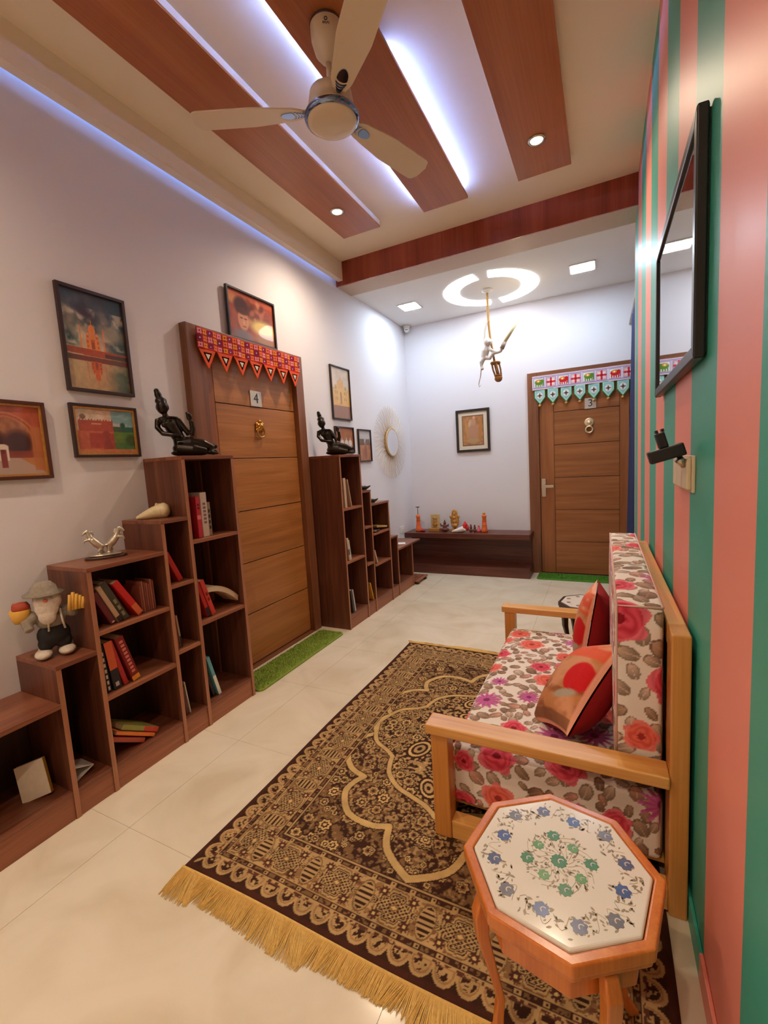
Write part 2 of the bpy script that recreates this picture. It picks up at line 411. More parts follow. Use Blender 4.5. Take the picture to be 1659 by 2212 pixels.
# main false ceiling, veneer panels with LED channels, cove pelmet on the left
ce = struct(B(XL, XR, YF, BY0, ZM, ZM+.12).build('ceiling', M_ceil), 'cream false ceiling with three dropped veneer panels', 'ceiling')
def veneer(x0, x1, core):
    if core:   # narrower core above the board leaves an open LED channel on both sides
        p = MB().box(x0, x1, -1.5, 3.14, PANEL_Z, PANEL_Z+.018).build('veneer_panel', M_veneer, ce, bevel=.0015)
        MB().box(x0+.05, x1-.05, -1.5, 3.10, PANEL_Z+.018, ZM).build('panel_core', M_ceil, p)
        MB().box(x1-.05, x1-.046, 1.95, 3.06, PANEL_Z+.021, PANEL_Z+.031).build('led_strip', M_ledE, p)
        MB().box(x0+.030, x0+.042, -1.4, 3.06, PANEL_Z+.0185, PANEL_Z+.0205).build('led_strip', M_ledE, p)
    else:
        p = MB().box(x0, x1, -1.5, 3.14, PANEL_Z, PANEL_Z+.012).build('veneer_panel', M_veneer, ce, bevel=.0015)
        MB().box(x0+.001, x1-.001, -1.499, 3.139, PANEL_Z+.012, ZM).build('panel_edge', M_ceil, p)
veneer(-1.783, -1.469, False); veneer(-1.122, -.806, True); veneer(-.478, -.166, False)
pel = struct(B(XL+.055, XL+.07, YF, BY0, 2.925, ZM).build('trim_1', M_ceil), 'cream pelmet hiding the cove light along the left wall', 'trim')
MB().box(XL+.022, XL+.055, YF, BY0, 2.925, 2.933).build('pelmet_lip', M_ceil, pel)
MB().box(XL+.048, XL+.0545, YF+.1, BY0-.06, 3.006, 3.020).build('led_strip', M_cove, pel)
bm_ = thing('trim_2', 'reddish veneer beam across the ceiling with pale underside', 'beam', (0, 0, 0), kind='structure')
B(XL, XR, BY0, BY0+.012, ZB-.008, ZM+.1).build('fascia', M_veneerx, bm_)
B(XL, XR, BY0+.012, BY1, ZB-.008, ZB+.14).build('soffit', plain('beam_soffit', (206, 178, 150), .5, var=.05, scale=3), bm_)
B(XL, XR, BY0+.012, BY1, ZB+.141, ZM+.12).build('beam_core', M_ceil, bm_)
struct(B(XL, XR2, BY1, YB, ZB, ZB+.12).build('ceiling_rear', M_ceilw), 'white lower ceiling over the far end of the room', 'ceiling')

# ------------------------------------------------------------------ doors
def text_obj(body, size, mat, parent, M, name='numeral', ext=.0008):
    cu = bpy.data.curves.new(name, 'FONT'); cu.body = body; cu.size = size; cu.align_x = 'CENTER'; cu.align_y = 'CENTER'; cu.extrude = ext
    q = bpy.data.objects.new(name, cu); COL.objects.link(q)
    me = bpy.data.meshes.new_from_object(q.evaluated_get(bpy.context.evaluated_depsgraph_get()))
    bpy.data.objects.remove(q); me.materials.clear(); me.materials.append(mat)
    o = bpy.data.objects.new(name, me); COL.objects.link(o); o.parent = parent
    p = parent; off = Vector((0, 0, 0))
    while p is not None: off += p.location; p = p.parent
    o.matrix_local = T(*(-off)) @ M
    return o
ZL = [.012, .357, .70, 1.045, 1.39, 1.733, 2.045]
# door 4 on the left wall
d4 = thing('door_1', 'brown panelled door numbered 4 between the two bookcases', 'door', (XL, 2.34, 0), kind='structure')
FX = XL+.05
MB().box(XL-.1, FX, 1.805, 1.925, 0, 2.15).build('frame_post', M_jamb, d4, bevel=.003)
MB().box(XL-.1, FX, 2.775, 2.865, 0, 2.15).build('frame_post', M_jamb, d4, bevel=.003)
MB().box(XL-.1, FX, 1.925, 2.775, 2.05, 2.15).build('frame_head', M_jamby, d4, bevel=.003)
MB().box(XL-.02, XL+.008, 1.925, 2.005, .012, 2.05).build('stile', M_doorz, d4, bevel=.002)
MB().box(XL-.02, XL+.0, 1.925, 2.775, .0, 2.05).build('door_core', M_back, d4)
MB().box(XL-.02, FX-.005, 1.925, 2.775, 0, .008).build('threshold', M_jamby, d4)
for k in range(6):
    MB().box(XL+.0, XL+.008, 2.008, 2.773, ZL[k]+.0025, ZL[k+1]-.0025).build('plank', M_door, d4, bevel=.002)
sg = MB().box(XL+.008, XL+.014, 2.31, 2.418, 1.737, 1.84).build('number_plate', M_sign, d4, bevel=.001)
Mt = T(XL+.0148, 2.364, 1.789) @ Matrix(((0, 0, 1, 0), (1, 0, 0, 0), (0, 1, 0, 0), (0, 0, 0, 1)))
text_obj('4', .095, M_ink, sg, Mt)
kn = MB().lathe([(.0, 0), (.032, 0), (.034, .006), (.026, .012), (.02, .022), (0, .024)], n=20, M=T(XL+.008, 2.372, 1.60) @ Rm('Y', 90))
kn.ell((XL+.03, 2.372, 1.605), .014, .018, .02)
kn.ell((XL+.02, 2.372, 1.637), .010, .013, .012).ell((XL+.016, 2.345, 1.62), .010, .012, .012).ell((XL+.016, 2.399, 1.62), .010, .012, .012)
kn.ell((XL+.016, 2.345, 1.58), .010, .012, .012).ell((XL+.016, 2.399, 1.58), .010, .012, .012)
kk = kn.build('knocker', M_gold, d4, smooth=True)
MB().ring((XL+.028, 2.372, 1.565), .035, .006, M=None, axis='x').build('knocker_ring', M_gold, kk, smooth=True)

# door 3 on the back wall
M_pgold = plain('pale_brass', (232, 208, 166), .3, .6, var=.1)
d3 = thing('door_2', 'brown panelled door numbered 3 in the end wall', 'door', (-.2, YB, 0), kind='structure')
FY = YB-.03
MB().box(-.722, -.612, FY, YB+.1, 0, 2.16).build('frame_post', M_jamb, d3, bevel=.003)
MB().box(.235, .335, FY, YB+.1, 0, 2.16).build('frame_post', M_jamb, d3, bevel=.003)
MB().box(-.612, .235, FY, YB+.1, 2.06, 2.16).build('frame_head', M_jambx, d3, bevel=.003)
MB().box(-.612, .235, YB-.004, YB+.02, 0, 2.06).build('door_core', M_back, d3)
MB().box(-.608, -.466, YB-.014, YB+.01, .012, 2.06).build('stile', M_doorz, d3, bevel=.002)
MB().box(.15, .231, YB-.014, YB+.01, .012, 2.06).build('stile', M_doorz, d3, bevel=.002)
for k in range(6):
    MB().box(-.463, .147, YB-.013, YB, ZL[k]+.0025, ZL[k+1]-.0025).build('plank', M_doorx, d3, bevel=.002)
sg = MB().box(-.167, -.061, YB-.019, YB-.013, 1.735, 1.84).build('number_plate', M_sign, d3, bevel=.001)
Mt = T(-.114, YB-.0196, 1.787) @ Matrix(((1, 0, 0, 0), (0, 0, -1, 0), (0, 1, 0, 0), (0, 0, 0, 1)))
text_obj('3', .10, M_ink, sg, Mt)
kk = MB().lathe([(0, 0), (.044, 0), (.046, .005), (.036, .010), (.03, .008), (.012, .02), (0, .022)], n=24, M=T(-.126, YB-.013, 1.597) @ Rm('X', 90)).build('knocker', M_pgold, d3, smooth=True)
MB().ring((-.126, YB-.026, 1.525), .032, .007, axis='y').build('knocker_ring', M_pgold, kk, smooth=True)
hd = MB().box(-.596, -.553, YB-.022, YB-.014, .845, 1.04).build('handle_plate', M_steel, d3, bevel=.002)
MB().tube([(-.575, YB-.02, .96), (-.575, YB-.062, .96)], .009).box(-.578, -.47, YB-.070, YB-.054, .945, .972).build('lever', M_steel, hd, bevel=.003)

# ------------------------------------------------------------------ lamps in the ceilings
def downlight(x, y, label, watts, warm=WARM):
    t = thing('downlight', label, 'lamp', (x, y, PANEL_Z), group='recessed downlights')
    MB().lathe([(.034, -.0005), (.048, -.0005), (.049, -.004), (.036, -.006), (.034, -.004)], (x, y, PANEL_Z), 28, cap=False).build('rim', M_steel, t, smooth=True)
    MB().lathe([(0, 0), (.034, 0), (.032, -.004), (0, -.005)], (x, y, PANEL_Z), 24).build('lens', M_lampW, t, smooth=True)
    add_light('downlight_beam', 'SPOT', (x, y, PANEL_Z-.02), watts, warm, t, spot_size=math.radians(150), spot_blend=1.0, shadow_soft_size=.035)
downlight(*DOWN[0], 'glowing round downlight in the left veneer panel before the beam', P_DOWN)
downlight(*DOWN[1], 'glowing round downlight in the right veneer panel before the beam', P_DOWN)
downlight(*DOWN[2], 'assumed unseen downlight in the left veneer panel above the near bookcase', P_NEAR*1.2, WARM_N)  # from here on unseen lamps, assumed and added to light the near half
downlight(*DOWN[3], 'assumed unseen downlight in the right veneer panel above the striped wall', P_NEAR*.6, WARM_N)
downlight(*DOWN[4], 'assumed unseen downlight at the near end of the left veneer panel', P_NEAR, WARM_N)
downlight(*DOWN[5], 'assumed unseen downlight at the near end of the right veneer panel', P_NEAR, WARM_N)
for x, y, lb in ((-1.775, 4.40, 'square white ceiling light near the corner camera'), (-.155, 4.42, 'square white ceiling light above the far door')):
    t = thing('panel_light', lb, 'lamp', (x, y, ZB), group='square ceiling lights')
    MB().box(x-.105, x+.105, y-.105, y+.105, ZB-.008, ZB-.0005).build('bezel', M_white, t, bevel=.003)
    MB().box(x-.088, x+.088, y-.088, y+.088, ZB-.011, ZB-.0085).build('diffuser', M_lampC, t, bevel=.001)
# ring light: two arcs
RC = (-.96, 4.44)
rl = thing('ring_light', 'glowing ceiling ring split into two arcs around the hanging monkey', 'lamp', (RC[0], RC[1], ZB))
for a0, a1 in ((-79.5, 85.4), (101.9, 262.7)):
    n = 40; vs = []; fs = []
    for z in (ZB-.004, ZB-.0005):
        for i in range(n+1):
            t = math.radians(a0+(a1-a0)*i/n)
            for R in (.29, .44): vs.append((RC[0]+R*math.cos(t), RC[1]+R*math.sin(t), z))
    k = 2*(n+1)
    for i in range(n):
        fs += [(2*i, 2*i+1, 2*i+3, 2*i+2), (k+2*i, k+2*i+2, k+2*i+3, k+2*i+1), (2*i, 2*i+2, k+2*i+2, k+2*i), (2*i+1, k+2*i+1, k+2*i+3, 2*i+3)]
    fs += [(0, k, k+1, 1), (2*n, 2*n+1, k+2*n+1, k+2*n)]
    MB().add(vs, fs).build('arc_diffuser', M_ring, rl)

# ------------------------------------------------------------------ ceiling fan
FXc, FYc = -.975, 1.685
fan = thing('ceiling_fan', 'ivory three-bladed ceiling fan with blue chrome trim', 'fan', (FXc, FYc, PANEL_Z))
cn = MB().lathe([(0, -.001), (.062, -.001), (.064, -.012), (.062, -.06), (.05, -.105), (.03, -.13), (.014, -.14), (0, -.14)], (FXc, FYc, PANEL_Z), 32).build('canopy', M_fan, fan, smooth=True)
MB().lathe([(.0645, -.004), (.066, -.008), (.0645, -.013)], (FXc, FYc, PANEL_Z), 32, cap=False).build('canopy_ring', M_chrome, cn, smooth=True)
vd = Vector((-FXc, -FYc, 0)).normalized(); vr = Vector((-vd.y, vd.x, 0))
def canopy_text(body, size, dz):
    p = Vector((FXc, FYc, PANEL_Z+dz))+vd*.0633
    Mx = Matrix.Identity(4)
    for i in range(3): Mx[i][0] = vr[i]; Mx[i][1] = (0, 0, 1)[i]; Mx[i][2] = vd[i]; Mx[i][3] = p[i]
    return Mx
pz = Vector((FXc, FYc, PANEL_Z-.034))+vd*.0632
MB().ring((0, 0, 0), .0055, .0016, n=20, m=6, M=canopy_text('', 0, -.034)).build('logo_mark', M_ink, cn, smooth=True)
text_obj('BAJAJ', .0115, M_ink, cn, canopy_text('', 0, -.048), name='logo_lettering', ext=.0006)
MB().tube([(FXc, FYc, PANEL_Z-.135), (FXc, FYc, 2.80)], .011).build('down_rod', M_fan, fan, smooth=True)
MB().lathe([(.015, .105), (.06, .10), (.085, .08), (.09, .05), (.09, .02), (.102, .012), (.104, 0)], (FXc, FYc, 2.705), 40).build('motor_housing', M_fan, fan, smooth=True)
MB().lathe([(.104, .004), (.109, .0), (.111, -.008), (.108, -.016), (.100, -.020)], (FXc, FYc, 2.705), 48, cap=False).build('chrome_band', M_chrome, fan, smooth=True)
MB().lathe([(.1005, -.018), (.098, -.024), (.08, -.031), (.04, -.035), (0, -.036)], (FXc, FYc, 2.705), 48).build('bottom_cap', M_fan, fan, smooth=True)
for ang in (206.0, 72.0, 316.5):
    Mb = T(FXc, FYc, 2.722) @ Rm('Z', ang) @ Rm('X', -9)
    # outline of blade in local x(out) y(width)
    top = []
    N = 28; xs0, xs1 = .115, .565
    up = []; dn = []
    for i in range(N+1):
        q = i/N; x = xs0+(xs1-xs0)*q
        w = .036+.026*min(1, q*2.2)
        if q < .08: w *= .72+.28*(q/.08)
        if q > .91: w *= math.sqrt(max(.22, 1-((q-.91)/.09)**3.2))
        up.append((x, w)); dn.append((x, -w))
    poly = up+dn[::-1]
    bl = MB().prism(poly, -.003, .003, 'z', Mb).build('blade', M_fan, fan, bevel=.0015)
    MB().box(.085, .15, -.016, .016, .003, .007, Mb).build('blade_arm', M_fan, bl, bevel=.002)
    em = [(.165+.042*math.cos(t)*(1.0 if math.cos(t) > 0 else .35), .021*math.sin(t)) for t in np.linspace(0, 2*PI, 25)[:-1]]
    MB().prism(em, -.0052, -.0030, 'z', Mb).build('chrome_inlay', M_chrome, bl, bevel=.001)
    for k in range(4):
        x = .148-.011*k; w = .021-.0035*k
        pts = [(x-.010*(1-(s/w)**2), s) for s in np.linspace(-w, w, 9)]
        pl = [(a+.0028, b) for a, b in pts]+[(a-.0028, b) for a, b in pts[::-1]]
        MB().prism(pl, -.0052, -.0030, 'z', Mb).build('chrome_inlay', M_chrome, bl)

# ------------------------------------------------------------------ bookcases
M_edge = wood('pale_edge_band', [(150, 96, 70), (172, 114, 84), (188, 130, 98)], 'z', .45, 40, 5)
def bookcase(label, xf, cols, over=0):
    """cols: (y0, y1, top, [shelf tops])"""
    y0 = cols[0][0]; loc = (xf, y0, 0)
    t = thing('bookcase', label, 'bookcase', loc, group='stepped bookcases')
    th = .018; xb = XL+.002
    ymin = min(c[0] for c in cols); ymax = max(c[1] for c in cols)
    MB().box(xf-.02, xf-.004, ymin+.001, ymax-.001, 0, .098).build('plinth', M_walnutE, t, bevel=.0015)
    MB().box(xb, xf-.002, ymin+th, ymax-th, .098, .112).build('base_board', M_walnutX, t, bevel=.001)
    edges = sorted(set([c[0] for c in cols]+[c[1] for c in cols]))
    for e in edges:
        tops = [c[2] for c in cols if abs(c[0]-e) < 1e-6 or abs(c[1]-e) < 1e-6]; h = max(tops)
        tall_right = [c for c in cols if abs(c[0]-e) < 1e-6 and c[2] == h]
        ya, yb = (e, e+th) if tall_right else (e-th, e)
        if e == edges[0]: ya, yb = e, e+th
        if e == edges[-1]: ya, yb = e-th, e
        MB().box(xb, xf, ya, yb, 0, h-th).build('upright', M_walnut, t, bevel=.0012)
        MB().box(xf-.0002, xf+.0012, ya, yb, 0, h-th).build('edge_band', M_edge, t)
    for c in cols:
        a, b = c[0], c[1]
        l = [q for q in cols if abs(q[1]-a) < 1e-6]; r = [q for q in cols if abs(q[0]-b) < 1e-6]
        ya = a if (not l or l[0][2] < c[2]) else a
        yb = b if (not r or r[0][2] < c[2]) else b
        ov = over if c is cols[-1] and over else 0
        MB().box(xb, xf+.003, ya+.0003, yb-.0003+ov, c[2]-th, c[2]).build('top_board', M_walnutX, t, bevel=.0015)
        for s in c[3]:
            MB().box(xb+.006, xf-.001, a+th, b-.0005, s-th, s).build('shelf', M_walnutE, t, bevel=.0012)
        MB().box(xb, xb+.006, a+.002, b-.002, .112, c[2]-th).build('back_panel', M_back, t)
    return t
X1, X2 = -1.835, -1.807
C1 = [(.50, .845, .473, []), (.845, .997, .62, []), (.997, 1.345, .957, [.69, .41]), (1.345, 1.495, 1.10, [.785, .46]), (1.495, 1.832, 1.397, [.975, .55])]
bookcase('near stepped walnut bookcase with the bearded doll on it', X1, C1)
C2 = [(2.885, 3.212, 1.39, [.97, .545]), (3.212, 3.36, 1.085, [.775, .455]), (3.36, 3.705, .96, [.695, .415]), (3.705, 3.862, .603, []), (3.862, 4.215, .463, [])]
bookcase('far stepped walnut bookcase beyond the door numbered 4', X2, C2, over=.22)

# ------------------------------------------------------------------ books
def bmat(c): 
    k = 'book_%d_%d_%d' % tuple(c)
    return MATS.get(k) or plain(k, c, .5, var=.1, scale=60)
def book(label, pos, t, h, d, cover, lean=0, yaw=0, pages=(222, 200, 170), band=None, title=None, group=None, roll=0, name='book'):
    """spine faces +x (room). pos = bottom front (spine) near corner; lean in degrees: top moves towards -y (positive) about the bottom edge"""
    o = thing(name, label, 'book', pos, group=group)
    Mx = Rm('Z', yaw) @ Rm('X', lean) @ Rm('Y', roll)
    c = bmat(cover); ct = .0022
    cv = MB().box(-d, 0, 0, ct, 0, h, Mx).box(-d, 0, t-ct, t, 0, h, Mx).box(-ct, .0005, ct, t-ct, 0, h, Mx).build('cover', c, o, local=True, bevel=.0008)
    MB().box(-d+.004, -ct, ct, t-ct, .003, h-.003, Mx).build('pages', M_paper, o, local=True)
    if band:
        col, z0, z1 = band
        MB().box(.0005, .0012, .0008, t-.0008, h*z0, h*z1, Mx).build('spine_band', bmat(col), cv, local=True)
    if title:
        col, z0, z1, n = title; mb = MB()
        for i in range(n):
            za = h*(z0+(z1-z0)*i/n); zb = za+h*(z1-z0)/n*.62
            mb.box(.0012, .0016, t*.28, t*.72, za, zb, Mx)
        mb.build('spine_lettering', bmat(col), cv, local=True)
    return o
G1 = 'books in the near bookcase'; G2 = 'books in the far bookcase'
xs1 = X1-.03
# tall column
book('slim dark book at the left of the top shelf of the near bookcase', (xs1-.03, 1.545, .9765), .012, .20, .13, (60, 32, 30), 4, group=G1)
book('crimson upright book on the top shelf of the near bookcase', (xs1, 1.578, .9765), .026, .212, .15, (196, 44, 58), 0, band=((228, 120, 122), .45, .55), title=((96, 18, 24), .7, .86, 2), group=G1)
book('thick cream book beside the crimson book on the top shelf', (xs1+.002, 1.606, .9765), .04, .232, .16, (206, 184, 170), 0, title=((130, 100, 96), .3, .8, 6), group=G1)
book('short pale book with dark spine marks beside the thick cream book', (xs1-.004, 1.6475, .9765), .023, .178, .14, (150, 120, 96), 0, title=((38, 28, 28), .2, .85, 4), group=G1)
book('red book with black corner leaning in the tall column middle shelf', (xs1, 1.580, .557), .022, .20, .14, (190, 40, 38), 16, band=((40, 26, 30), 0, .25), group=G1)
book('vermilion book leaning beside the red one, tall column middle shelf', (xs1+.004, 1.607, .5575), .026, .205, .14, (206, 60, 44), 17, title=((120, 20, 20), .4, .7, 2), group=G1)
# drooping open book: curved slab
t = thing('open_book', 'open pale book drooping over the leaning red books', 'book', (xs1-.02, 1.66, .555), group=G1)
poly = []; n = 12
pu = [(-.065+.215*i/n, .150-.105*(i/n)**2.2+.0*i) for i in range(n+1)]
pdn = [(a-.004, b-.026) for a, b in pu]
MB().prism(pu+pdn[::-1], -.10, .012, 'x').build('pages', M_paper, t, local=True, bevel=.001)
pc = [(a, b+.003) for a, b in pu]
MB().prism(pc+pu[::-1], -.103, .014, 'x').build('cover', bmat((206, 176, 150)), t, local=True)
book('turquoise paperback leaning in the bottom of the tall column', (xs1, 1.598, .114), .02, .235, .15, (104, 176, 190), 14, band=((226, 226, 214), .0, .5), group=G1)
book('black book behind the turquoise paperback in the bottom compartment', (xs1-.012, 1.572, .114), .018, .21, .15, (26, 24, 28), 13.5, group=G1)
# narrow column
book('red book leaning in the narrow column top compartment', (xs1, 1.432, .787), .026, .16, .13, (184, 34, 30), 24, group=G1)
book('tan booklet upright in the narrow column middle compartment', (xs1, 1.382, .4615), .012, .20, .13, (158, 96, 66), 3, group=G1)
book('pale booklet with black foot in the narrow column middle compartment', (xs1, 1.403, .4615), .01, .165, .13, (176, 140, 116), 5, band=((26, 22, 24), 0, .35), group=G1)
book('maroon booklet at the bottom of the narrow column', (xs1, 1.390, .1135), .012, .15, .12, (98, 42, 36), 3, group=G1)
book('thin white booklet at the bottom of the narrow column', (xs1, 1.413, .1135), .006, .17, .12, (214, 196, 180), 6, group=G1)
# wide column upper
book('maroon book leaning at the left of the wide column upper shelf', (xs1, 1.086, .692), .024, .16, .13, (104, 34, 38), 24, title=((210, 180, 160), .02, .1, 1), group=G1)
book('cream book with dark foot leaning on the wide column upper shelf', (xs1+.002, 1.116, .692), .02, .185, .13, (196, 160, 128), 24, band=((46, 34, 30), 0, .14), group=G1)
book('olive-black book leaning beside the cream one on the upper shelf', (xs1, 1.141, .692), .028, .20, .14, (66, 60, 46), 25, title=((140, 128, 100), .1, .6, 3), group=G1)
book('bright red book with orange foot leaning alone on the upper shelf', (xs1+.004, 1.205, .692), .028, .195, .14, (206, 34, 34), 30, band=((214, 106, 56), .02, .3), group=G1)
for i in range(7):
    book(['first', 'second', 'third', 'fourth', 'fifth', 'sixth', 'last'][i]+' from the left of seven thin brown booklets on the upper shelf', (xs1-.015, 1.238+.0105*i, .6915), .0075, .125+.012*((i*3) % 4)/2, .11, [(150, 84, 68), (170, 104, 84), (140, 78, 66), (160, 96, 80)][i % 4], 1, group='thin booklets on the upper shelf')
# wide column middle
book('black book with white lettering at the left of the wide column middle shelf', (xs1, 1.035, .412), .018, .21, .14, (32, 26, 28), 4, title=((214, 190, 170), .05, .9, 7), group=G1)
book('orange and black book on the wide column middle shelf', (xs1+.003, 1.062, .412), .034, .215, .15, (34, 26, 30), 6, band=((214, 92, 48), .42, 1.0), title=((190, 176, 170), .06, .2, 1), group=G1)
book('thin scarlet book on the wide column middle shelf', (xs1, 1.108, .412), .02, .215, .14, (176, 40, 38), 13, group=G1)
book('dark red book with yellow foot leaning on the wide column middle shelf', (xs1+.004, 1.145, .412), .036, .22, .15, (126, 22, 20), 15, band=((232, 150, 46), 0, .10), title=((222, 118, 104), .18, .95, 9), group=G1)
# wide column bottom, slumped stack
book('red book slumped against the left of the wide column bottom', (xs1, 1.160, .114), .02, .165, .13, (176, 76, 52), 58, group=G1)
book('orange book slumped on the red one in the wide column bottom', (xs1+.004, 1.208, .114), .015, .20, .14, (228, 124, 48), 57, group=G1)
book('green and red book slumped on top in the wide column bottom', (xs1-.004, 1.230, .122), .022, .19, .13, (150, 148, 70), 57, band=((204, 60, 44), 0, .4), group=G1)
# low columns
t = thing('folded_card', 'white folded card lying open in the narrow low compartment', 'card', (X1-.09, .90, .1125), group=G1)
MB().prism([(-.015, 0), (.055, .028), (.053, .031), (-.017, .003)], -.05, .04, 'x').build('flap', M_whitec, t, local=True)
MB().prism([(-.02, .062), (.055, .031), (.055, .028), (-.02, .059)], -.05, .04, 'x').build('flap', M_whitec, t, local=True)
book('white book with golden edge leaning in the lowest compartment', (X1-.06, .800, .128), .020, .135, .095, (226, 210, 190), -16, yaw=42, roll=-13, band=((196, 150, 60), .0, 1.0), group=G1)
book('brownish book standing in the shade of the lowest compartment', (X1-.17, .650, .1135), .03, .14, .09, (150, 112, 90), -15, yaw=40, group=G1)
# far bookcase
xs2 = X2-.012
book('wide cream folder on the top shelf of the far bookcase', (xs2, 2.95, .9715), .034, .235, .17, (206, 176, 146), 2, group=G2)
book('tan leaning booklet on the top shelf of the far bookcase', (xs2, 3.045, .9715), .012, .225, .16, (196, 160, 132), 11, group=G2)
book('cream book with a grey label on the far bookcase middle shelf', (xs2, 2.955, .5465), .026, .185, .15, (206, 180, 156), 7, band=((88, 84, 84), .25, .5), group=G2)
book('pale book behind the grey-labelled one on the far bookcase', (xs2-.006, 2.985, .5465), .02, .165, .14, (216, 200, 186), 8, group=G2)
book('charcoal book at the bottom of the far bookcase', (xs2, 2.965, .1135), .03, .195, .15, (58, 52, 56), 8, group=G2)
book('white book beside the charcoal one at the bottom of the far bookcase', (xs2-.004, 3.000, .1135), .018, .19, .15, (206, 196, 190), 9, group=G2)
book('mustard folder leaning at the bottom of the far bookcase narrow column', (xs2, 3.32, .1135), .012, .17, .14, (214, 150, 46), 17, group=G2)
book('beige booklet leaning on the far bookcase wide column middle shelf', (xs2, 3.43, .4165), .02, .13, .12, (196, 166, 140), 20, group=G2)
book('dark notebook lying in the far bookcase wide column', (xs2-.02, 3.56, .696), .016, .14, .12, (62, 40, 34), 86, yaw=15, group=G2)
book('yellow paperback lying on the notebook in the far bookcase', (xs2+.004, 3.66, .713), .016, .15, .12, (218, 176, 104), 84, yaw=-12, group=G2)

# ------------------------------------------------------------------ framed pictures
def framed(label, kind, u0, u1, z0, z1, plane, fw, fmat, paint, n=90, mat_w=0, mat_col=None, depth=.02, group='framed pictures', name='framed_picture', inner=None):
    """kind 'L' on left wall (u = y, normal +x) or 'B' on back wall (u = x, normal -y). plane = wall coordinate"""
    if kind == 'L':
        P = lambda u, z, d: (plane+d, u, z); loc = (plane, (u0+u1)/2, z0)
    else:
        P = lambda u, z, d: (u, plane-d, z); loc = ((u0+u1)/2, plane, z0)
    t = thing(name, label, 'picture', loc, group=group)
    def bar(pl):
        mb = MB(); k = len(pl)
        vs = [P(a, b, .001) for a, b in pl]+[P(a, b, depth) for a, b in pl]
        mb.add(vs, [list(range(k))[::-1], [i+k for i in range(k)]]+[(i, (i+1) % k, (i+1) % k+k, i+k) for i in range(k)])
        return mb
    f = fw
    for pl in ([(u0, z0), (u1, z0), (u1-f, z0+f), (u0+f, z0+f)], [(u1, z0), (u1, z1), (u1-f, z1-f), (u1-f, z0+f)],
               [(u1, z1), (u0, z1), (u0+f, z1-f), (u1-f, z1-f)], [(u0, z1), (u0, z0), (u0+f, z0+f), (u0+f, z1-f)]):
        bar(pl).build('frame_bar', fmat, t, bevel=.0015)
    a0, a1, b0, b1 = u0+f, u1-f, z0+f, z1-f
    if inner:      # thin gilt slip inside the frame
        w, m = inner
        for pl in ([(a0, b0), (a1, b0), (a1-w, b0+w), (a0+w, b0+w)], [(a1, b0), (a1, b1), (a1-w, b1-w), (a1-w, b0+w)],
                   [(a1, b1), (a0, b1), (a0+w, b1-w), (a1-w, b1-w)], [(a0, b1), (a0, b0), (a0+w, b0+w), (a0+w, b1-w)]):
            k = 4; vs = [P(a, b, .001) for a, b in pl]+[P(a, b, depth-.005) for a, b in pl]
            MB().add(vs, [list(range(k))[::-1], [i+k for i in range(k)]]+[(i, (i+1) % k, (i+1) % k+k, i+k) for i in range(k)]).build('inner_slip', m, t)
        a0 += w; a1 -= w; b0 += w; b1 -= w
    bk = bar([(a0, b0), (a1, b0), (a1, b1), (a0, b1)]) if False else None
    x0, y0, z00 = P(a0, b0, .001); x1, y1, z11 = P(a1, b1, .008)
    MB().box(min(x0, x1), max(x0, x1), min(y0, y1), max(y0, y1), z00, z11).build('mat_board' if mat_w else 'backing', plain('mat_'+str(len(MATS)), mat_col or (120, 90, 70), .8, var=.02), t)
    a0 += mat_w; a1 -= mat_w; b0 += mat_w; b1 -= mat_w
    asp = (b1-b0)/(a1-a0); nu = n; nv = max(8, int(n*asp))
    U, V = np.meshgrid(np.linspace(0, 1, nu), np.linspace(0, 1, nv))
    rgb = paint(U, V)
    A = a0+(a1-a0)*U; Z = b0+(b1-b0)*V
    pos = np.stack([np.full_like(A, plane+.0085), A, Z], -1) if kind == 'L' else np.stack([A, np.full_like(A, plane-.0085), Z], -1)
    grid_mesh('print', pos, rgb, M_print, t)
    return t

def taj(c, cx, base, s, col, dark, refl=False):
    k = -1 if refl else 1
    R = lambda x0, x1, h0, h1, q: c.rect(cx+x0*s, cx+x1*s, min(base+k*h0*s, base+k*h1*s), max(base+k*h0*s, base+k*h1*s), q)
    R(-.30, .30, 0, .34, col); R(-.15, .15, 0, .42, col); R(-.09, .09, .02, .30, dark); R(-.07, .07, .02, .22, tuple(x*.8 for x in dark))
    for q in (-.24, -.20, .20, .24): R(q-.02, q+.02, .05, .13, dark); R(q-.02, q+.02, .19, .27, dark)
    c.ell(cx, base+k*.56*s, .155*s, .17*s, col, .08); R(-.12, .12, .40, .50, col)
    c.ell(cx, base+k*.78*s, .012*s, .08*s, col, .3)
    for q in (-.21, .21): c.ell(cx+q*s, base+k*.43*s, .055*s, .06*s, col, .1); R(q-.05, q+.05, .34, .40, dark)
    for q in (-.52, .52): R(q-.02, q+.02, 0, .60, col); c.ell(cx+q*s, base+k*.62*s, .03*s, .04*s, col, .2)
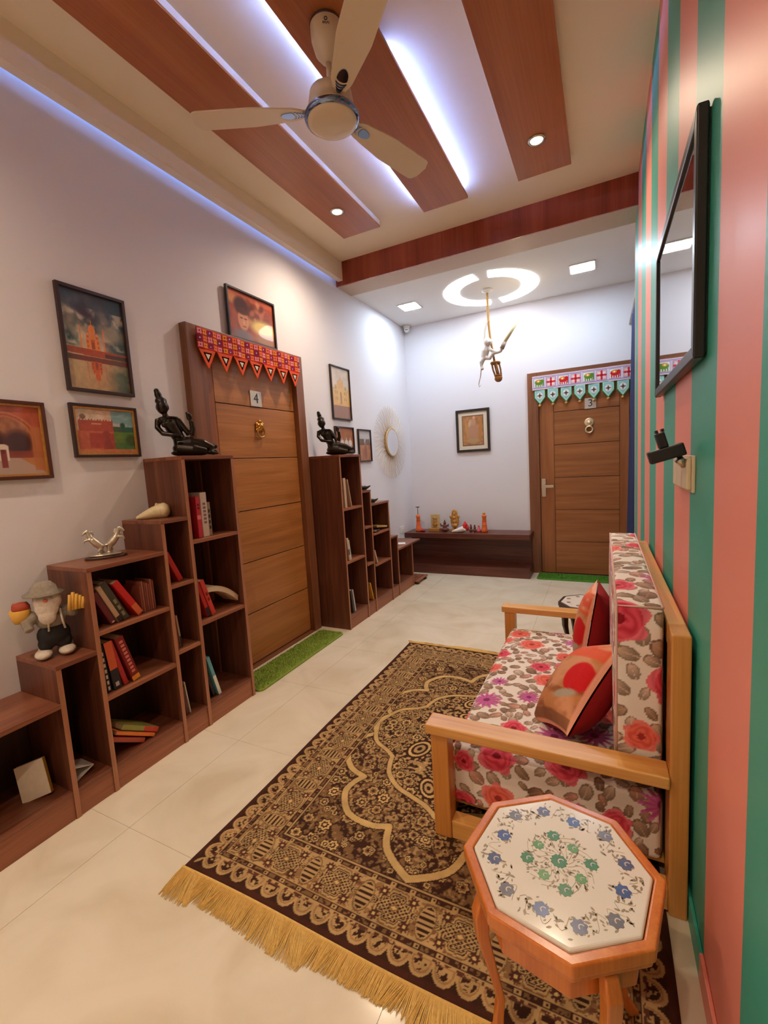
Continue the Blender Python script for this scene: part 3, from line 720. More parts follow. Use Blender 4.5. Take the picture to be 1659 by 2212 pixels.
def p_arch(u, v):
    c = Canvas(u, v, (176, 84, 54)); n = fbm(u*9, v*9, 3); c.c *= (.82+.36*n)[..., None]
    for r, col in ((1.0, (196, 116, 74)), (.93, (164, 78, 50)), (.86, (186, 108, 70)), (.78, (150, 84, 52))):
        c.put((np.abs(u-.46) < .46*r) & (v < .55+.36*r*np.sqrt(np.clip(1-(np.abs(u-.46)/(.46*r))**1.6, 0, 1))), col)
    c.put(np.clip(fbm(u*14, v*14, 5)*1.6-.5, 0, 1)*(np.abs(u-.46) < .34)*(v > .45)*(v < .82), (206, 160, 104), .6)
    c.ell(.25, .48, .20, .17, (66, 30, 26), .5); c.ell(.62, .46, .22, .18, (70, 32, 28), .5)
    c.rect(.0, 1, .25, .34, (150, 66, 52), .7)
    c.put((v < .24) & (v < .26-.0*u), (188, 160, 146)); c.tri([(.62, .24), (1, .24), (1, .02)], (192, 128, 78))
    c.put((u > .84) & (v < .7) & (v > .05), (188, 116, 66), .8)
    c.rect(.30, .47, .20, .40, (226, 206, 190)); c.ell(.385, .40, .085, .04, (226, 206, 190)); c.rect(.345, .43, .10, .36, (140, 66, 62)); c.ell(.385, .33, .03, .03, (110, 50, 46))
    return c.c
def p_taj_sunset(u, v):
    c = Canvas(u, v, (150, 128, 104)); n = fbm(u*3, v*4, 11); n2 = fbm(u*7+3, v*9, 13)
    sky = np.clip((v-.45)/.55, 0, 1)[..., None]; c.c = np.array((206, 180, 148))*(1-sky)+np.array((58, 70, 84))*sky
    c.put(np.clip((n+.35*u+.2*v-.70)*5, 0, 1), (44, 60, 72), .85); c.put(np.clip((n2-.50)*5, 0, 1)*(v > .45)*(v < .85), (222, 204, 176), .75)
    c.ell(.33, .80, .17, .045, (62, 54, 70), .8, -.25); c.ell(.78, .62, .2, .08, (150, 140, 124), .9)
    taj(c, .44, .42, .36, (232, 134, 62), (196, 92, 44))
    c.rect(0, 1, .355, .425, (170, 68, 38)); c.put((v > .36) & (v < .40) & (u > .62), (70, 36, 34)); c.put(np.abs(v-.355+.03*u) < .008, (226, 180, 150))
    c.put(v < .35, (196, 160, 118)); c.put((v < .35)*np.clip((fbm(u*4, v*6, 17)-.35)*3, 0, 1)*np.clip(u*1.6-.5, 0, 1), (74, 82, 66), .9)
    c.rect(0, 1, .29, .345, (110, 46, 36)); taj(c, .46, .30, .28, (206, 96, 44), (170, 70, 34), True)
    c.c *= (.9+.2*fbm(u*20, v*20, 19))[..., None]
    return c.c
def p_fort(u, v):
    c = Canvas(u, v, (214, 186, 158)); n = fbm(u*5, v*8, 23)
    c.put((u > .6), (126, 170, 176)); c.put(np.clip((n-.5)*6, 0, 1)*(v > .6), (226, 214, 200), .8)
    c.rect(.04, .62, .50, .74, (176, 76, 58)); c.rect(.0, .62, .08, .50, (196, 96, 72)); c.rect(.2, .62, .12, .46, (172, 70, 56))
    for q in np.linspace(.06, .6, 12): c.rect(q, q+.02, .74, .78, (176, 76, 58))
    c.rect(.25, .42, .66, .685, (214, 150, 110)); c.ell(.12, .82, .05, .06, (140, 96, 76))
    c.tri([(.4, .02), (.62, .02), (.5, .48)], (150, 62, 50)); c.ell(.49, .44, .07, .07, (156, 66, 52))
    c.rect(.62, 1, .48, .62, (52, 92, 72)); c.put((u > .62) & (v < .50), (96, 134, 52)); c.put((u > .62) & (v < .24), (60, 110, 58), .6)
    c.ell(.93, .3, .1, .14, (70, 84, 34), .6); c.ell(.80, .66, .05, .06, (40, 84, 70), .5)
    c.rect(0, 1, 0, .09, (206, 124, 78)); c.c *= (.88+.24*fbm(u*16, v*16, 25))[..., None]
    return c.c
def p_portrait(u, v):
    c = Canvas(u, v, (150, 62, 30)); n = fbm(u*7, v*7, 31); c.c *= (.7+.7*n)[..., None]
    c.put(v > .86, (196, 88, 46), .8); c.ell(.10, .80, .10, .10, (206, 130, 70), .8)
    for q in range(26):
        x, y = random.uniform(.4, .95), random.uniform(.45, .85); c.ell(x, y, .05, .09, random.choice([(96, 40, 26), (190, 110, 74), (120, 54, 34), (206, 140, 104)]), .8, random.uniform(-1, 1), .8)
    c.ell(.27, .70, .15, .20, (74, 30, 26), .4); c.ell(.30, .42, .115, .235, (206, 136, 96), .25); c.ell(.30, .60, .13, .07, (88, 38, 28), .5)
    c.ell(.26, .45, .03, .016, (90, 44, 34), .6); c.ell(.35, .45, .03, .016, (90, 44, 34), .6); c.ell(.31, .36, .016, .05, (226, 158, 116), .8); c.ell(.315, .28, .04, .014, (150, 64, 54), .5)
    c.ell(.12, .35, .06, .3, (170, 90, 66), .6, 0, .7); c.ell(.28, .08, .2, .12, (120, 112, 120), .7, 0, .8)
    c.ell(.75, .36, .30, .17, (238, 204, 110), .7); c.ell(.80, .10, .28, .10, (170, 112, 64), .7)
    return c.c
def p_taj_gold(u, v):
    c = Canvas(u, v, (206, 190, 170)); n = fbm(u*6, v*8, 41); c.c *= (.9+.2*n)[..., None]
    c.rect(0, 1, .28, .60, (218, 172, 92)); c.rect(.28, .72, .28, .66, (222, 178, 98)); c.ell(.5, .70, .17, .085, (214, 164, 96), .1); c.rect(.36, .64, .60, .68, (214, 164, 96)); c.ell(.5, .79, .015, .03, (200, 150, 84), .4)
    for q in (.22, .78): c.ell(q, .63, .06, .03, (196, 150, 90), .2); c.rect(q-.04, q+.04, .58, .62, (140, 140, 100))
    c.rect(.45, .55, .28, .50, (176, 120, 62)); c.ell(.5, .50, .05, .03, (176, 120, 62))
    for q in (.2, .3, .7, .8):
        for z in (.36, .48): c.rect(q-.02, q+.02, z, z+.06, (176, 134, 74))
    c.rect(0, 1, .255, .285, (226, 168, 96)); c.put(v < .255, (156, 112, 88)); c.c *= (.94+.12*fbm(u*25, v*25, 43))[..., None]
    return c.c
def p_domes(u, v):
    c = Canvas(u, v, (170, 104, 66)); c.c *= (.85+.3*fbm(u*5, v*5, 51))[..., None]
    c.put(v < .2, (140, 84, 60)); c.rect(.15, .95, .2, .34, (190, 150, 120))
    for q in (.36, .6, .82): c.ell(q, .38, .10, .13, (222, 210, 204), .15); c.rect(q-.012, q+.012, .48, .6, (222, 210, 204))
    return c.c
def p_street(u, v):
    c = Canvas(u, v, (186, 130, 98)); c.put(v > .6, (196, 192, 194)); c.put(np.clip((fbm(u*10, v*3, 61)-.3)*3, 0, 1)*(v > .52)*(v < .72), (110, 92, 84))
    for q in (.2, .4, .62, .85): c.tri([(q-.07, .58), (q+.07, .58), (q, .76)], (120, 96, 88))
    c.put(np.clip((fbm(u*6, v*6, 63)-.4)*3, 0, 1)*(v < .5), (160, 96, 70), .7); c.ell(.55, .3, .12, .22, (150, 96, 78), .6)
    return c.c
def p_relief(u, v):
    c = Canvas(u, v, (176, 122, 78)); c.c *= (.75+.5*fbm(u*6, v*8, 71))[..., None]
    c.ell(.52, .40, .30, .36, (186, 138, 110), .3); c.ell(.52, .78, .13, .11, (196, 148, 116), .3); c.ell(.56, .93, .06, .05, (222, 166, 140), .4)
    c.ell(.22, .55, .07, .3, (196, 140, 84), .5, .2); c.ell(.84, .5, .08, .36, (186, 126, 66), .5, -.1); c.ell(.5, .16, .3, .07, (186, 150, 100), .4)
    c.ell(.36, .74, .07, .12, (206, 168, 132), .4, -.4); c.put(np.minimum(np.minimum(u, 1-u), np.minimum(v, 1-v)) < .035, (112, 88, 66))
    return c.c
M_frameB = plain('frame_brown', (84, 42, 28), .4, var=.15); M_frameD = plain('frame_dark', (52, 26, 24), .4, var=.15); M_frameK = plain('frame_black', (44, 36, 32), .4, var=.15)
framed('picture of a red stone archway at the left edge of the photo', 'L', .795, 1.067, 1.323, 1.639, XL, .014, M_frameB, p_arch, inner=(.008, M_goldp))
framed('dark-framed cloudy sunset picture of a domed orange mausoleum', 'L', 1.173, 1.482, 1.705, 2.168, XL, .015, M_frameD, p_taj_sunset, 110)
framed('landscape picture half red fort and half green lawn', 'L', 1.167, 1.479, 1.409, 1.651, XL, .012, M_frameD, p_fort, inner=(.009, M_goldp))
framed('sepia portrait picture with a yellow glow standing on the door frame', 'L', 2.162, 2.615, 2.1515, 2.47, XL+.012, .013, M_frameK, p_portrait, 110)
framed('tall thin-framed picture of a golden domed building', 'L', 3.32, 3.642, 1.718, 2.184, XL, .012, M_frameK, p_taj_gold)
framed('picture of pale domes half hidden behind the far bronze statue', 'L', 3.332, 3.656, 1.42, 1.656, XL, .011, M_frameD, p_domes, 60)
framed('small upright street-scene picture left of the sunburst mirror', 'L', 3.74, 3.998, 1.333, 1.648, XL, .012, M_frameK, p_street, 60)
framed('bronze relief in a cream mount and dark frame on the end wall', 'B', -1.525, -1.138, 1.378, 1.858, YB, .027, M_frameK, p_relief, 80, mat_w=.042, mat_col=(226, 210, 188))

# ------------------------------------------------------------------ sunburst mirror
M_rattan = plain('pale_rattan', (206, 172, 120), .6, var=.2, scale=120)
sm = thing('sunburst_mirror', 'round sunburst mirror with wavy cream spokes', 'mirror', (XL, 4.468, 1.53))
MB().lathe([(0, 0), (.142, 0), (.142, .006), (0, .006)], n=48, M=T(XL+.030, 4.468, 1.53) @ Rm('Y', 90)).build('mirror_glass', M_mirror, sm)
MB().ring((XL+.026, 4.468, 1.53), .148, .011, n=56, m=10, axis='x').build('rim', M_rattan, sm, smooth=True)
MB().lathe([(0, 0), (.15, 0), (.15, .028), (0, .028)], n=40, M=T(XL+.001, 4.468, 1.53) @ Rm('Y', 90)).build('backing', M_goldp, sm)
NS = 72
for i in range(NS):
    a = 2*PI*i/NS; pts = []
    for k in range(9):
        r = .155+.245*k/8; w = .011*math.sin(k/8*2.2*PI+(i % 3))
        pts.append((.016, r*math.cos(a)-w*math.sin(a), r*math.sin(a)+w*math.cos(a)))
    MB().tube([(XL+p[0], 4.468+p[1], 1.53+p[2]) for p in pts], .0022, n=4).build('spoke', M_hair, sm, smooth=True)

# ------------------------------------------------------------------ torans (door hangings)
ty0, ty1, tz0, tz1 = 1.862, 2.806, 2.018, 2.132
tx = FX+.012
tr = thing('door_toran', 'orange and pink embroidered hanging with seven triangles over door 4', 'wall hanging', (FX, 2.334, tz0))
nu, nv = 300, 40
U, V = np.meshgrid(np.linspace(0, 1, nu), np.linspace(0, 1, nv))
def toran_rgb(u, v):
    c = Canvas(u, v, (160, 30, 40)); s = u*(ty1-ty0)/.0385; w = (v)*(tz1-tz0)/.0385
    bx = np.floor(s/1.0).astype(int); by = np.floor(w/1.0).astype(int); k = (bx+2*by) % 4
    fx = s-np.floor(s)-.5; fy = w-np.floor(w)-.5
    pal = [(244, 150, 160), (244, 146, 44), (132, 30, 80), (242, 120, 60)]
    th = np.arctan2(fy, fx); pet = np.hypot(fx, fy) < .42+.10*np.cos(4*(th-PI/4))
    for q in range(4): c.put(pet & (k == q), pal[q])
    c.put((fx**2+fy**2 < .012) & (k == 2), (240, 220, 230)); c.put((fx**2+fy**2 < .014) & (k != 2), (90, 14, 30))
    c.put((v > .95) | (v < .06), (214, 52, 36)); return c.c
wv = .004*np.sin(U*26)+.003*np.sin(U*61)
pos = np.stack([tx+.006+wv, ty0+(ty1-ty0)*U, tz0+(tz1-tz0)*V+.0*U], -1)
bd = grid_mesh('band', pos, toran_rgb(U, V), M_cloth, tr)
so = bd.modifiers.new('thickness', 'SOLIDIFY'); so.thickness = .004; so.offset = -1
M_tri = [plain('toran_orange', (232, 84, 40), .85, var=.15, scale=300), plain('toran_salmon', (240, 132, 90), .85, var=.2, scale=300), plain('toran_olive', (120, 104, 70), .85, var=.2, scale=300), plain('toran_ivory', (228, 214, 196), .85, var=.1, scale=300)]
for i in range(7):
    yc = ty0+(ty1-ty0)*(i+.5)/7; w = .061; h = .104
    fl_ = None
    for k, sc in enumerate((1, .82, .56, .30)):
        top = tz0-.002-(1-sc)*.022*1.6; x0 = tx+.003+.0015*k
        pl = [(yc-w*sc, top), (yc+w*sc, top), (yc+w*sc*.05, top-h*sc), (yc-w*sc*.05, top-h*sc)]
        o = MB().prism(pl, x0, x0+(.005 if k == 0 else .002), 'x').build('flap' if k == 0 else 'flap_trim', M_tri[k], tr if k == 0 else fl_, bevel=.001)
        if k == 0: fl_ = o
# second toran
bx0, bx1, bz0, bz1 = -.668, .275, 1.975, 2.118
tr = thing('door_toran', 'white hanging with embroidered elephants and mint tabs over door 3', 'wall hanging', (-.2, FY, bz0))
U, V = np.meshgrid(np.linspace(0, 1, 340), np.linspace(0, 1, 60))
def toran2(u, v):
    W = bx1-bx0; H = bz1-bz0; x = u*W; y = v*H
    c = Canvas(x, y, (222, 206, 220)); c.put((np.abs(v-.9) < .03) | (np.abs(v-.12) < .03), (160, 130, 176)); c.put(np.abs(v-.5) > .46, (232, 200, 210))
    for i in range(8):
        x0 = .016+i*.118; cx = x0+.051; cy = H*.5
        if i % 2 == 0:
            g = [(96, 140, 48), (206, 36, 40)][(i//2) % 2]
            c.rect(x0, x0+.102, .022, H-.022, (130, 110, 160)); c.rect(x0+.004, x0+.098, .027, H-.027, (238, 232, 226))
            c.ell(cx, cy+.006, .040, .028, g, .1); c.ell(cx+.032, cy+.012, .018, .022, g, .1); c.rect(cx+.038, cx+.047, cy-.034, cy+.012, g)
            for q in (-.034, -.014, .006, .024): c.rect(cx+q, cx+q+.011, cy-.040, cy-.008, g)
            for q in (-.023, -.003, .018): c.rect(cx+q, cx+q+.008, cy-.042, cy-.022, (240, 236, 230))
            c.ell(cx-.006, cy+.018, .022, .014, (236, 150, 60), .2); c.ell(cx-.006, cy+.016, .008, .008, (250, 240, 200), .2)
        else:
            c.rect(x0+.004, x0+.098, .024, H-.024, (150, 120, 170)); c.rect(x0+.008, x0+.094, .028, H-.028, (236, 190, 190))
            for a in range(4): c.ell(cx+.022*math.cos(a*PI/2), cy+.020*math.sin(a*PI/2), .026 if a % 2 == 0 else .011, .011 if a % 2 == 0 else .026, (214, 44, 60), .15)
            for a in range(4): c.ell(cx+.028*math.cos(a*PI/2+PI/4), cy+.028*math.sin(a*PI/2+PI/4), .012, .012, (244, 220, 214), .2)
            c.ell(cx, cy, .01, .01, (170, 20, 40), .1)
    return c.c
pos = np.stack([bx0+(bx1-bx0)*U, FY-.012-.004*np.sin(U*24)-.002*np.sin(U*57), bz0+(bz1-bz0)*V], -1)
bd = grid_mesh('band', pos, toran2(U, V), M_cloth, tr)
so = bd.modifiers.new('thickness', 'SOLIDIFY'); so.thickness = .004; so.offset = 1
M_mint = [plain('tab_green', (62, 140, 84), .85, var=.15, scale=300), plain('tab_mint', (178, 226, 204), .85, var=.12, scale=300), plain('tab_blue', (150, 198, 200), .85, var=.25, scale=260), plain('tab_white', (232, 232, 226), .85, var=.1, scale=300), plain('tab_flower', (84, 60, 46), .85, var=.3, scale=300)]
for i in range(7):
    xc = -.595+i*.1285; w = .055; fl_ = None
    for k, sc in enumerate((1, .88, .74, .42)):
        zt = bz0+.006-(1-sc)*.05; hh = .160*sc
        pl = [(xc-w*sc, zt), (xc+w*sc, zt), (xc+w*sc, zt-hh*.55), (xc, zt-hh), (xc-w*sc, zt-hh*.55)]
        if k == 3: pl = [(xc+.033*math.cos(a), bz0-.060+.036*math.sin(a)) for a in np.linspace(0, 2*PI, 13)[:-1]]
        yy = FY-.010-.0012*k
        o = MB().prism(pl, yy-.003, yy, 'y').build('tab' if k == 0 else 'tab_trim', M_mint[k], tr if k == 0 else fl_)
        if k == 0: fl_ = o
    st = [(xc+(.030 if a % 2 == 0 else .010)*math.cos(a*PI/4), bz0-.060+(.030 if a % 2 == 0 else .010)*math.sin(a*PI/4)) for a in range(8)]
    mb = MB().prism(st, FY-.0185, FY-.0166, 'y')
    mb.build('tab_flower', M_mint[4], fl_)
    MB().ell((xc, FY-.014, bz0-.163), .016, .012, .014).build('bead', M_goldp, fl_, smooth=True)

# ------------------------------------------------------------------ bench at the end wall and the things on it
bn = thing('low_bench', 'long low walnut bench under the relief picture', 'bench', (-1.40, 4.88, 0))
MB().box(XL+.002, -.69, 4.725, YB-.001, .418, .472).build('top_slab', M_walnutB, bn, bevel=.002)
MB().box(XL+.002, -.705, 4.935, YB-.001, .104, .418).build('back_panel', M_walnutB, bn)
MB().box(XL+.002, -.697, 4.725, YB-.001, 0, .104).build('base_slab', M_walnutB, bn, bevel=.002)
BZ = .472
def tower(x, y, h, label, top):
    t = thing('candle_tower', label, 'ornament', (x, y, BZ), group='ornaments on the low bench')
    MB().lathe([(0, 0), (.036, 0), (.038, .02), (.031, .05), (.024, h*.55), (.021, h*.8), (.026, h*.82), (.026, h*.92), (.018, h*.97), (0, h)], (x, y, BZ), 20).build('tower_body', M_orange, t, smooth=True)
    for q in (.18, .42, .62): MB().ring((x, y, BZ+h*q), .036-.022*q, .0035, n=20, m=6).build('painted_ring', M_pink if q < .5 else M_red, t, smooth=True)
    if top:
        MB().tube([(x, y, BZ+h*.97), (x, y, BZ+h+.085)], .0035, n=8).lathe([(.004, 0), (.026, .006), (.026, .010), (0, .010)], (x, y, BZ+h+.08), 16).build('incense_holder', M_blackm, t, smooth=True)
    else:
        MB().ell((x, y, BZ+h+.006), .016, .016, .014).build('finial', M_goldp, t, smooth=True)
    return t
tower(-1.985, 4.85, .205, 'orange tower ornament with a dark holder on top', True)
tower(-1.195, 4.86, .205, 'orange tower ornament with a gold finial', False)
t = thing('idol_plaque', 'pale gold plaque with a small seated idol in relief', 'ornament', (-1.795, 4.9, BZ), group='ornaments on the low bench')
MB().box(-1.86, -1.73, 4.86, 4.94, BZ, BZ+.035).build('plinth', M_goldp, t, bevel=.003)
MB().box(-1.85, -1.74, 4.915, 4.928, BZ+.035, BZ+.20).build('plaque', plain('pale_gold', (214, 188, 136), .5, .1, var=.1), t, bevel=.004)
fuse(MB().ell((-1.795, 4.905, BZ+.08), .034, .015, .026).ell((-1.795, 4.905, BZ+.112), .024, .014, .03).ell((-1.795, 4.903, BZ+.15), .016, .013, .018).tube([(-1.795, 4.9, BZ+.145), (-1.79, 4.896, BZ+.118), (-1.803, 4.894, BZ+.10)], [.006, .006, .004], 8).ell((-1.814, 4.905, BZ+.152), .010, .005, .012).ell((-1.776, 4.905, BZ+.152), .010, .005, .012).build('idol', M_goldp, t), .003)
t2 = thing('clay_idol', 'small dark brown seated idol left of the golden shrine', 'ornament', (-1.665, 4.88, BZ), group='ornaments on the low bench')
fuse(MB().ell((-1.665, 4.88, BZ+.022), .05, .035, .023).ell((-1.665, 4.88, BZ+.055), .026, .022, .034).ell((-1.665, 4.878, BZ+.10), .017, .017, .02).ell((-1.665, 4.88, BZ+.125), .008, .008, .014).tube([(-1.685, 4.88, BZ+.075), (-1.706, 4.87, BZ+.06), (-1.712, 4.865, BZ+.095)], .008, 8).tube([(-1.645, 4.88, BZ+.075), (-1.622, 4.87, BZ+.06), (-1.618, 4.865, BZ+.09)], .008, 8).build('body', M_terra, t2), .0035)
t = thing('golden_shrine', 'tall golden shrine figure in the middle of the bench', 'ornament', (-1.55, 4.89, BZ), group='ornaments on the low bench')
fuse(MB().box(-1.60, -1.50, 4.86, 4.92, BZ, BZ+.03).ell((-1.55, 4.905, BZ+.13), .052, .018, .10).ell((-1.55, 4.905, BZ+.21), .036, .016, .046).ell((-1.55, 4.885, BZ+.07), .04, .022, .028).ell((-1.55, 4.885, BZ+.115), .024, .02, .032).ell((-1.55, 4.88, BZ+.16), .018, .016, .02).ell((-1.55, 4.885, BZ+.195), .010, .010, .024).ell((-1.598, 4.9, BZ+.17), .014, .014, .02).ell((-1.502, 4.9, BZ+.17), .014, .014, .02).build('body', M_goldp, t), .0035, 2)
t = thing('cloth_bundle', 'white conch-like bundle with a red peak on the bench', 'ornament', (-1.46, 4.82, BZ), group='ornaments on the low bench')
fuse(MB().ell((-1.45, 4.82, BZ+.03), .055, .03, .031).tube([(-1.42, 4.82, BZ+.045), (-1.50, 4.81, BZ+.02), (-1.56, 4.80, BZ+.012)], [.034, .024, .006], 10).build('white_cloth', M_whitec, t), .004)
fuse(MB().tube([(-1.425, 4.835, BZ+.05), (-1.405, 4.835, BZ+.095), (-1.41, 4.835, BZ+.128)], [.032, .024, .004], 10).ell((-1.385, 4.84, BZ+.05), .02, .02, .034).build('red_cloth', M_red, t), .004)
for i, (x, s) in enumerate(((-1.352, 1.0), (-1.308, .95))):
    t = thing('clay_figure', ['left', 'right'][i]+' one of two small brown figures beside the red peak', 'ornament', (x, 4.87, BZ), group='ornaments on the low bench')
    fuse(MB().ell((x, 4.87, BZ+.018*s), .022*s, .02*s, .019*s).ell((x, 4.87, BZ+.045*s), .016*s, .014*s, .024*s).ell((x, 4.868, BZ+.076*s), .011*s, .011*s, .013*s).build('body', M_terra, t), .003)
t = thing('pink_figure', 'tiny pink dressed figure left of the gold-topped orange tower', 'ornament', (-1.262, 4.87, BZ), group='ornaments on the low bench')
MB().lathe([(0, 0), (.026, 0), (.024, .02), (.012, .055), (.008, .06), (0, .062)], (-1.262, 4.87, BZ), 16).build('dress', M_pink, t, smooth=True)
MB().ell((-1.262, 4.87, BZ+.073), .013, .013, .015).build('head', M_skin, t, smooth=True)
t = tag(MB().lathe([(0, 0), (.016, 0), (.03, .012), (.032, .02), (.028, .021), (.014, .008), (0, .006)], (-1.925, 4.84, BZ), 18).build('red_dish', M_red, smooth=True), 'tiny red dish beside the left orange tower', 'dish', 'ornaments on the low bench')

# ------------------------------------------------------------------ mats on the floor
def mat_pile(name, label, x0, x1, y0, y1, m, seed):
    t = thing(name, label, 'door mat', ((x0+x1)/2, (y0+y1)/2, 0), group='green door mats')
    r = .03; pl = []
    for cx, cy, a0 in ((x1-r, y1-r, 0), (x0+r, y1-r, 90), (x0+r, y0+r, 180), (x1-r, y0+r, 270)):
        for k in range(6):
            a = math.radians(a0+18*k); pl.append((cx+r*math.cos(a), cy+r*math.sin(a)))
    MB().prism(pl, .001, .012, 'z').build('backing', m, t, bevel=.003)
    rg = random.Random(seed); mb = MB()
    for i in range(5200):
        x, y = rg.uniform(x0+.006, x1-.006), rg.uniform(y0+.006, y1-.006)
        if min(x-x0, x1-x) < r*.5 and min(y-y0, y1-y) < r*.5: continue
        a = rg.uniform(0, 6.28); h = rg.uniform(.006, .013); dx, dy = rg.uniform(-.004, .004), rg.uniform(-.004, .004); w = .0016
        mb.add([(x-w*math.cos(a), y-w*math.sin(a), .011), (x+w*math.cos(a), y+w*math.sin(a), .011), (x+dx, y+dy, .012+h)], [(0, 1, 2)])
    b = mb.build('pile', m, t); b['kind'] = 'stuff'
mat_pile('grass_mat', 'olive green grass mat before the door numbered 4', -2.035, -1.815, 1.86, 2.80, M_grass, 1)
mat_pile('grass_mat', 'bright green grass mat before the door numbered 3', -.635, .19, 4.74, 4.985, M_grass2, 2)
t = thing('slatted_footrest', 'low dark slatted wooden footrest at the end of the far bookcase', 'footrest', (-1.86, 4.37, 0))
for k in range(5): MB().box(-1.98+.044*k, -1.945+.044*k, 4.225, 4.52, .028, .042).build('slat', M_walnutE, t, bevel=.002)
for y in (4.25, 4.46): MB().box(-1.98, -1.77, y, y+.03, 0, .028).build('batten', M_darkw, t)

# ------------------------------------------------------------------ rug
RX0, RX1, RY0, RY1 = -1.262, .150, .862, 2.798
def rug():
    W, L = RX1-RX0, RY1-RY0; nu, nv = 480, 660
    u, v = np.meshgrid(np.linspace(0, W, nu), np.linspace(0, L, nv))
    D, Tn, Md, Lt = np.array((66, 40, 30.)), np.array((190, 154, 104.)), np.array((132, 98, 64.)), np.array((214, 176, 116.))
    c = Canvas(u, v, Md)
    dl, dr, dn, df = u, W-u, v, L-v
    d = np.minimum(np.minimum(dl, dr), np.minimum(dn, df)); horiz = np.minimum(dn, df) <= np.minimum(dl, dr)
    s = np.where(horiz, u-W/2, v-L/2)
    n1 = fbm(u*60, v*60, 1, 2); n2 = fbm(u*110, v*110, 5, 2)
    # field
    c.put(np.clip((n1-.45)*9, 0, 1), D); c.put(np.clip((n2-.60)*10, 0, 1), Tn, .55)
    du, dv = np.abs(u-W/2), np.abs(v-L/2)
    def cr(P, n=10):
        P = [P[0]]+P+[P[-1]]; o = []
        for i in range(1, len(P)-2):
            for t in np.linspace(0, 1, n, endpoint=False):
                p0, p1, p2, p3 = [np.array(q) for q in P[i-1:i+3]]
                o.append(.5*(2*p1+(p2-p0)*t+(2*p0-5*p1+4*p2-p3)*t*t+(3*p1-p0-3*p2+p3)*t**3))
        o.append(np.array(P[-2])); return o
    outer = [[(0, .715), (.07, .675), (.118, .628), (.141, .556)], [(.141, .556), (.213, .577), (.312, .56), (.374, .481), (.372, .42), (.345, .371)],
             [(.345, .371), (.42, .345), (.475, .28), (.488, .2), (.47, .13), (.425, .085)], [(.425, .085), (.45, .05), (.462, 0)]]
    inner = [[(0, .455), (.05, .42), (.111, .398), (.19, .37), (.252, .316), (.275, .26), (.285, .213)], [(.285, .213), (.33, .18), (.394, .145), (.43, .09), (.46, 0)]]
    def poly(ls):
        o = []
        for l in ls: o += cr(l, 7)
        return o
    def dist(P, x, y):
        best = np.full(x.shape, 9.)
        for a, b in zip(P[:-1], P[1:]):
            e = b-a; l2 = e@e
            if l2 < 1e-12: continue
            t = np.clip(((x-a[0])*e[0]+(y-a[1])*e[1])/l2, 0, 1)
            best = np.minimum(best, np.hypot(x-a[0]-t*e[0], y-a[1]-t*e[1]))
        return best
    def inside(P, x, y):
        P = P+[np.array((0, 0))]; r = np.zeros(x.shape, bool)
        for i in range(len(P)):
            (x1, y1), (x2, y2) = P[i], P[i-1]
            if y1 == y2: continue
            k = ((y1 > y) != (y2 > y)) & (x < (x2-x1)*(y-y1)/(y2-y1)+x1); r ^= k
        return r
    PO, PI_ = poly(outer), poly(inner); xo, yo = du+1e-5, dv+1e-5
    io, ii = inside(PO, xo, yo), inside(PI_, xo, yo)
    c.put(io, D*1.05); c.put(io*np.clip((n1-.5)*10, 0, 1), Md); c.put(io*np.clip((n2-.52)*12, 0, 1), Tn, .85)
    c.put(ii, D); c.put(ii*np.clip((fbm(u*75, v*75, 9, 2)-.50)*14, 0, 1), Tn, .9); c.put(ii*np.clip((n2-.62)*12, 0, 1), Lt, .8)
    # ring flowers scattered in field, symmetric
    rg = random.Random(9)
    for k in range(150):
        x, y = rg.uniform(0, .47), rg.uniform(0, .73); r = rg.choice([.010, .014, .018, .022])
        q = np.hypot(du-x, dv-y)
        if q.min() > .05: continue
        th = np.arctan2(dv-y, du-x); rr = r*(1+.14*np.cos(7*th))
        c.put(q < rr*1.25, D); c.put(q < rr, Tn if k % 3 else Lt); c.put((q < rr*.62), Md if k % 2 else D); c.put(q < rr*.3, D if k % 2 else Lt)
    # paisleys and centre rosette
    for (px, py, rx, ry, ro) in ((.07, .33, .05, .075, .5), (.05, .20, .07, .045, 0), (.19, .12, .06, .09, -.4), (.0, .05, .11, .09, 0), (.0, .40, .03, .04, 0)):
        cc, ss = math.cos(ro), math.sin(ro); a = (du-px)*cc+(dv-py)*ss; b = -(du-px)*ss+(dv-py)*cc; q = np.hypot(a/rx, b/ry)
        m = ii
        for k, (lim, col) in enumerate(((1.0, Tn), (.84, D), (.68, Lt), (.52, D), (.36, Tn), (.16, D))): c.put(m & (q < lim), col)
        th = np.arctan2(b, a); c.put(m & (q > .84) & (q < 1) & (np.sin(th*14) > 0), D)
    bo, bi = dist(PO, du, dv), dist(PI_, du, dv)
    c.put(bo < .0165, D); c.put(bo < .0125, Lt*.98); c.put((bi < .0135) & io, D); c.put((bi < .010) & io, Lt*.96)
    # borders
    def band(a, b): return (d >= a) & (d < b)
    m = band(.230, .236); c.put(m, Tn); m = band(.236, .240); c.put(m, D)
    for (a, b) in ((.078, .096), (.212, .230)):
        m = band(a, b); c.put(m, D*1.1); q = np.mod(s, .066)-.033; t = d-(a+b)/2
        c.put(m & (np.abs(q) < .008) & (np.abs(t) < .007), Tn); c.put(m & (np.abs(q) < .003) & (np.abs(t) < .0025), D)
        c.put(m & (np.abs(np.abs(q)-.0245) < .011) & (np.abs(t) < .005) & (n2 > .48), Md)
        c.put(band(a-.003, a) | band(b, b+.003), Tn)
    # main border
    m = band(.099, .209); c.put(m, Tn); c.put(m & (n1 > .58), Md*1.15); c.put(m & (n2 > .68), D*1.6, .7)
    P = .2; q = np.mod(s+P/2, P)-P/2; t = d-.154
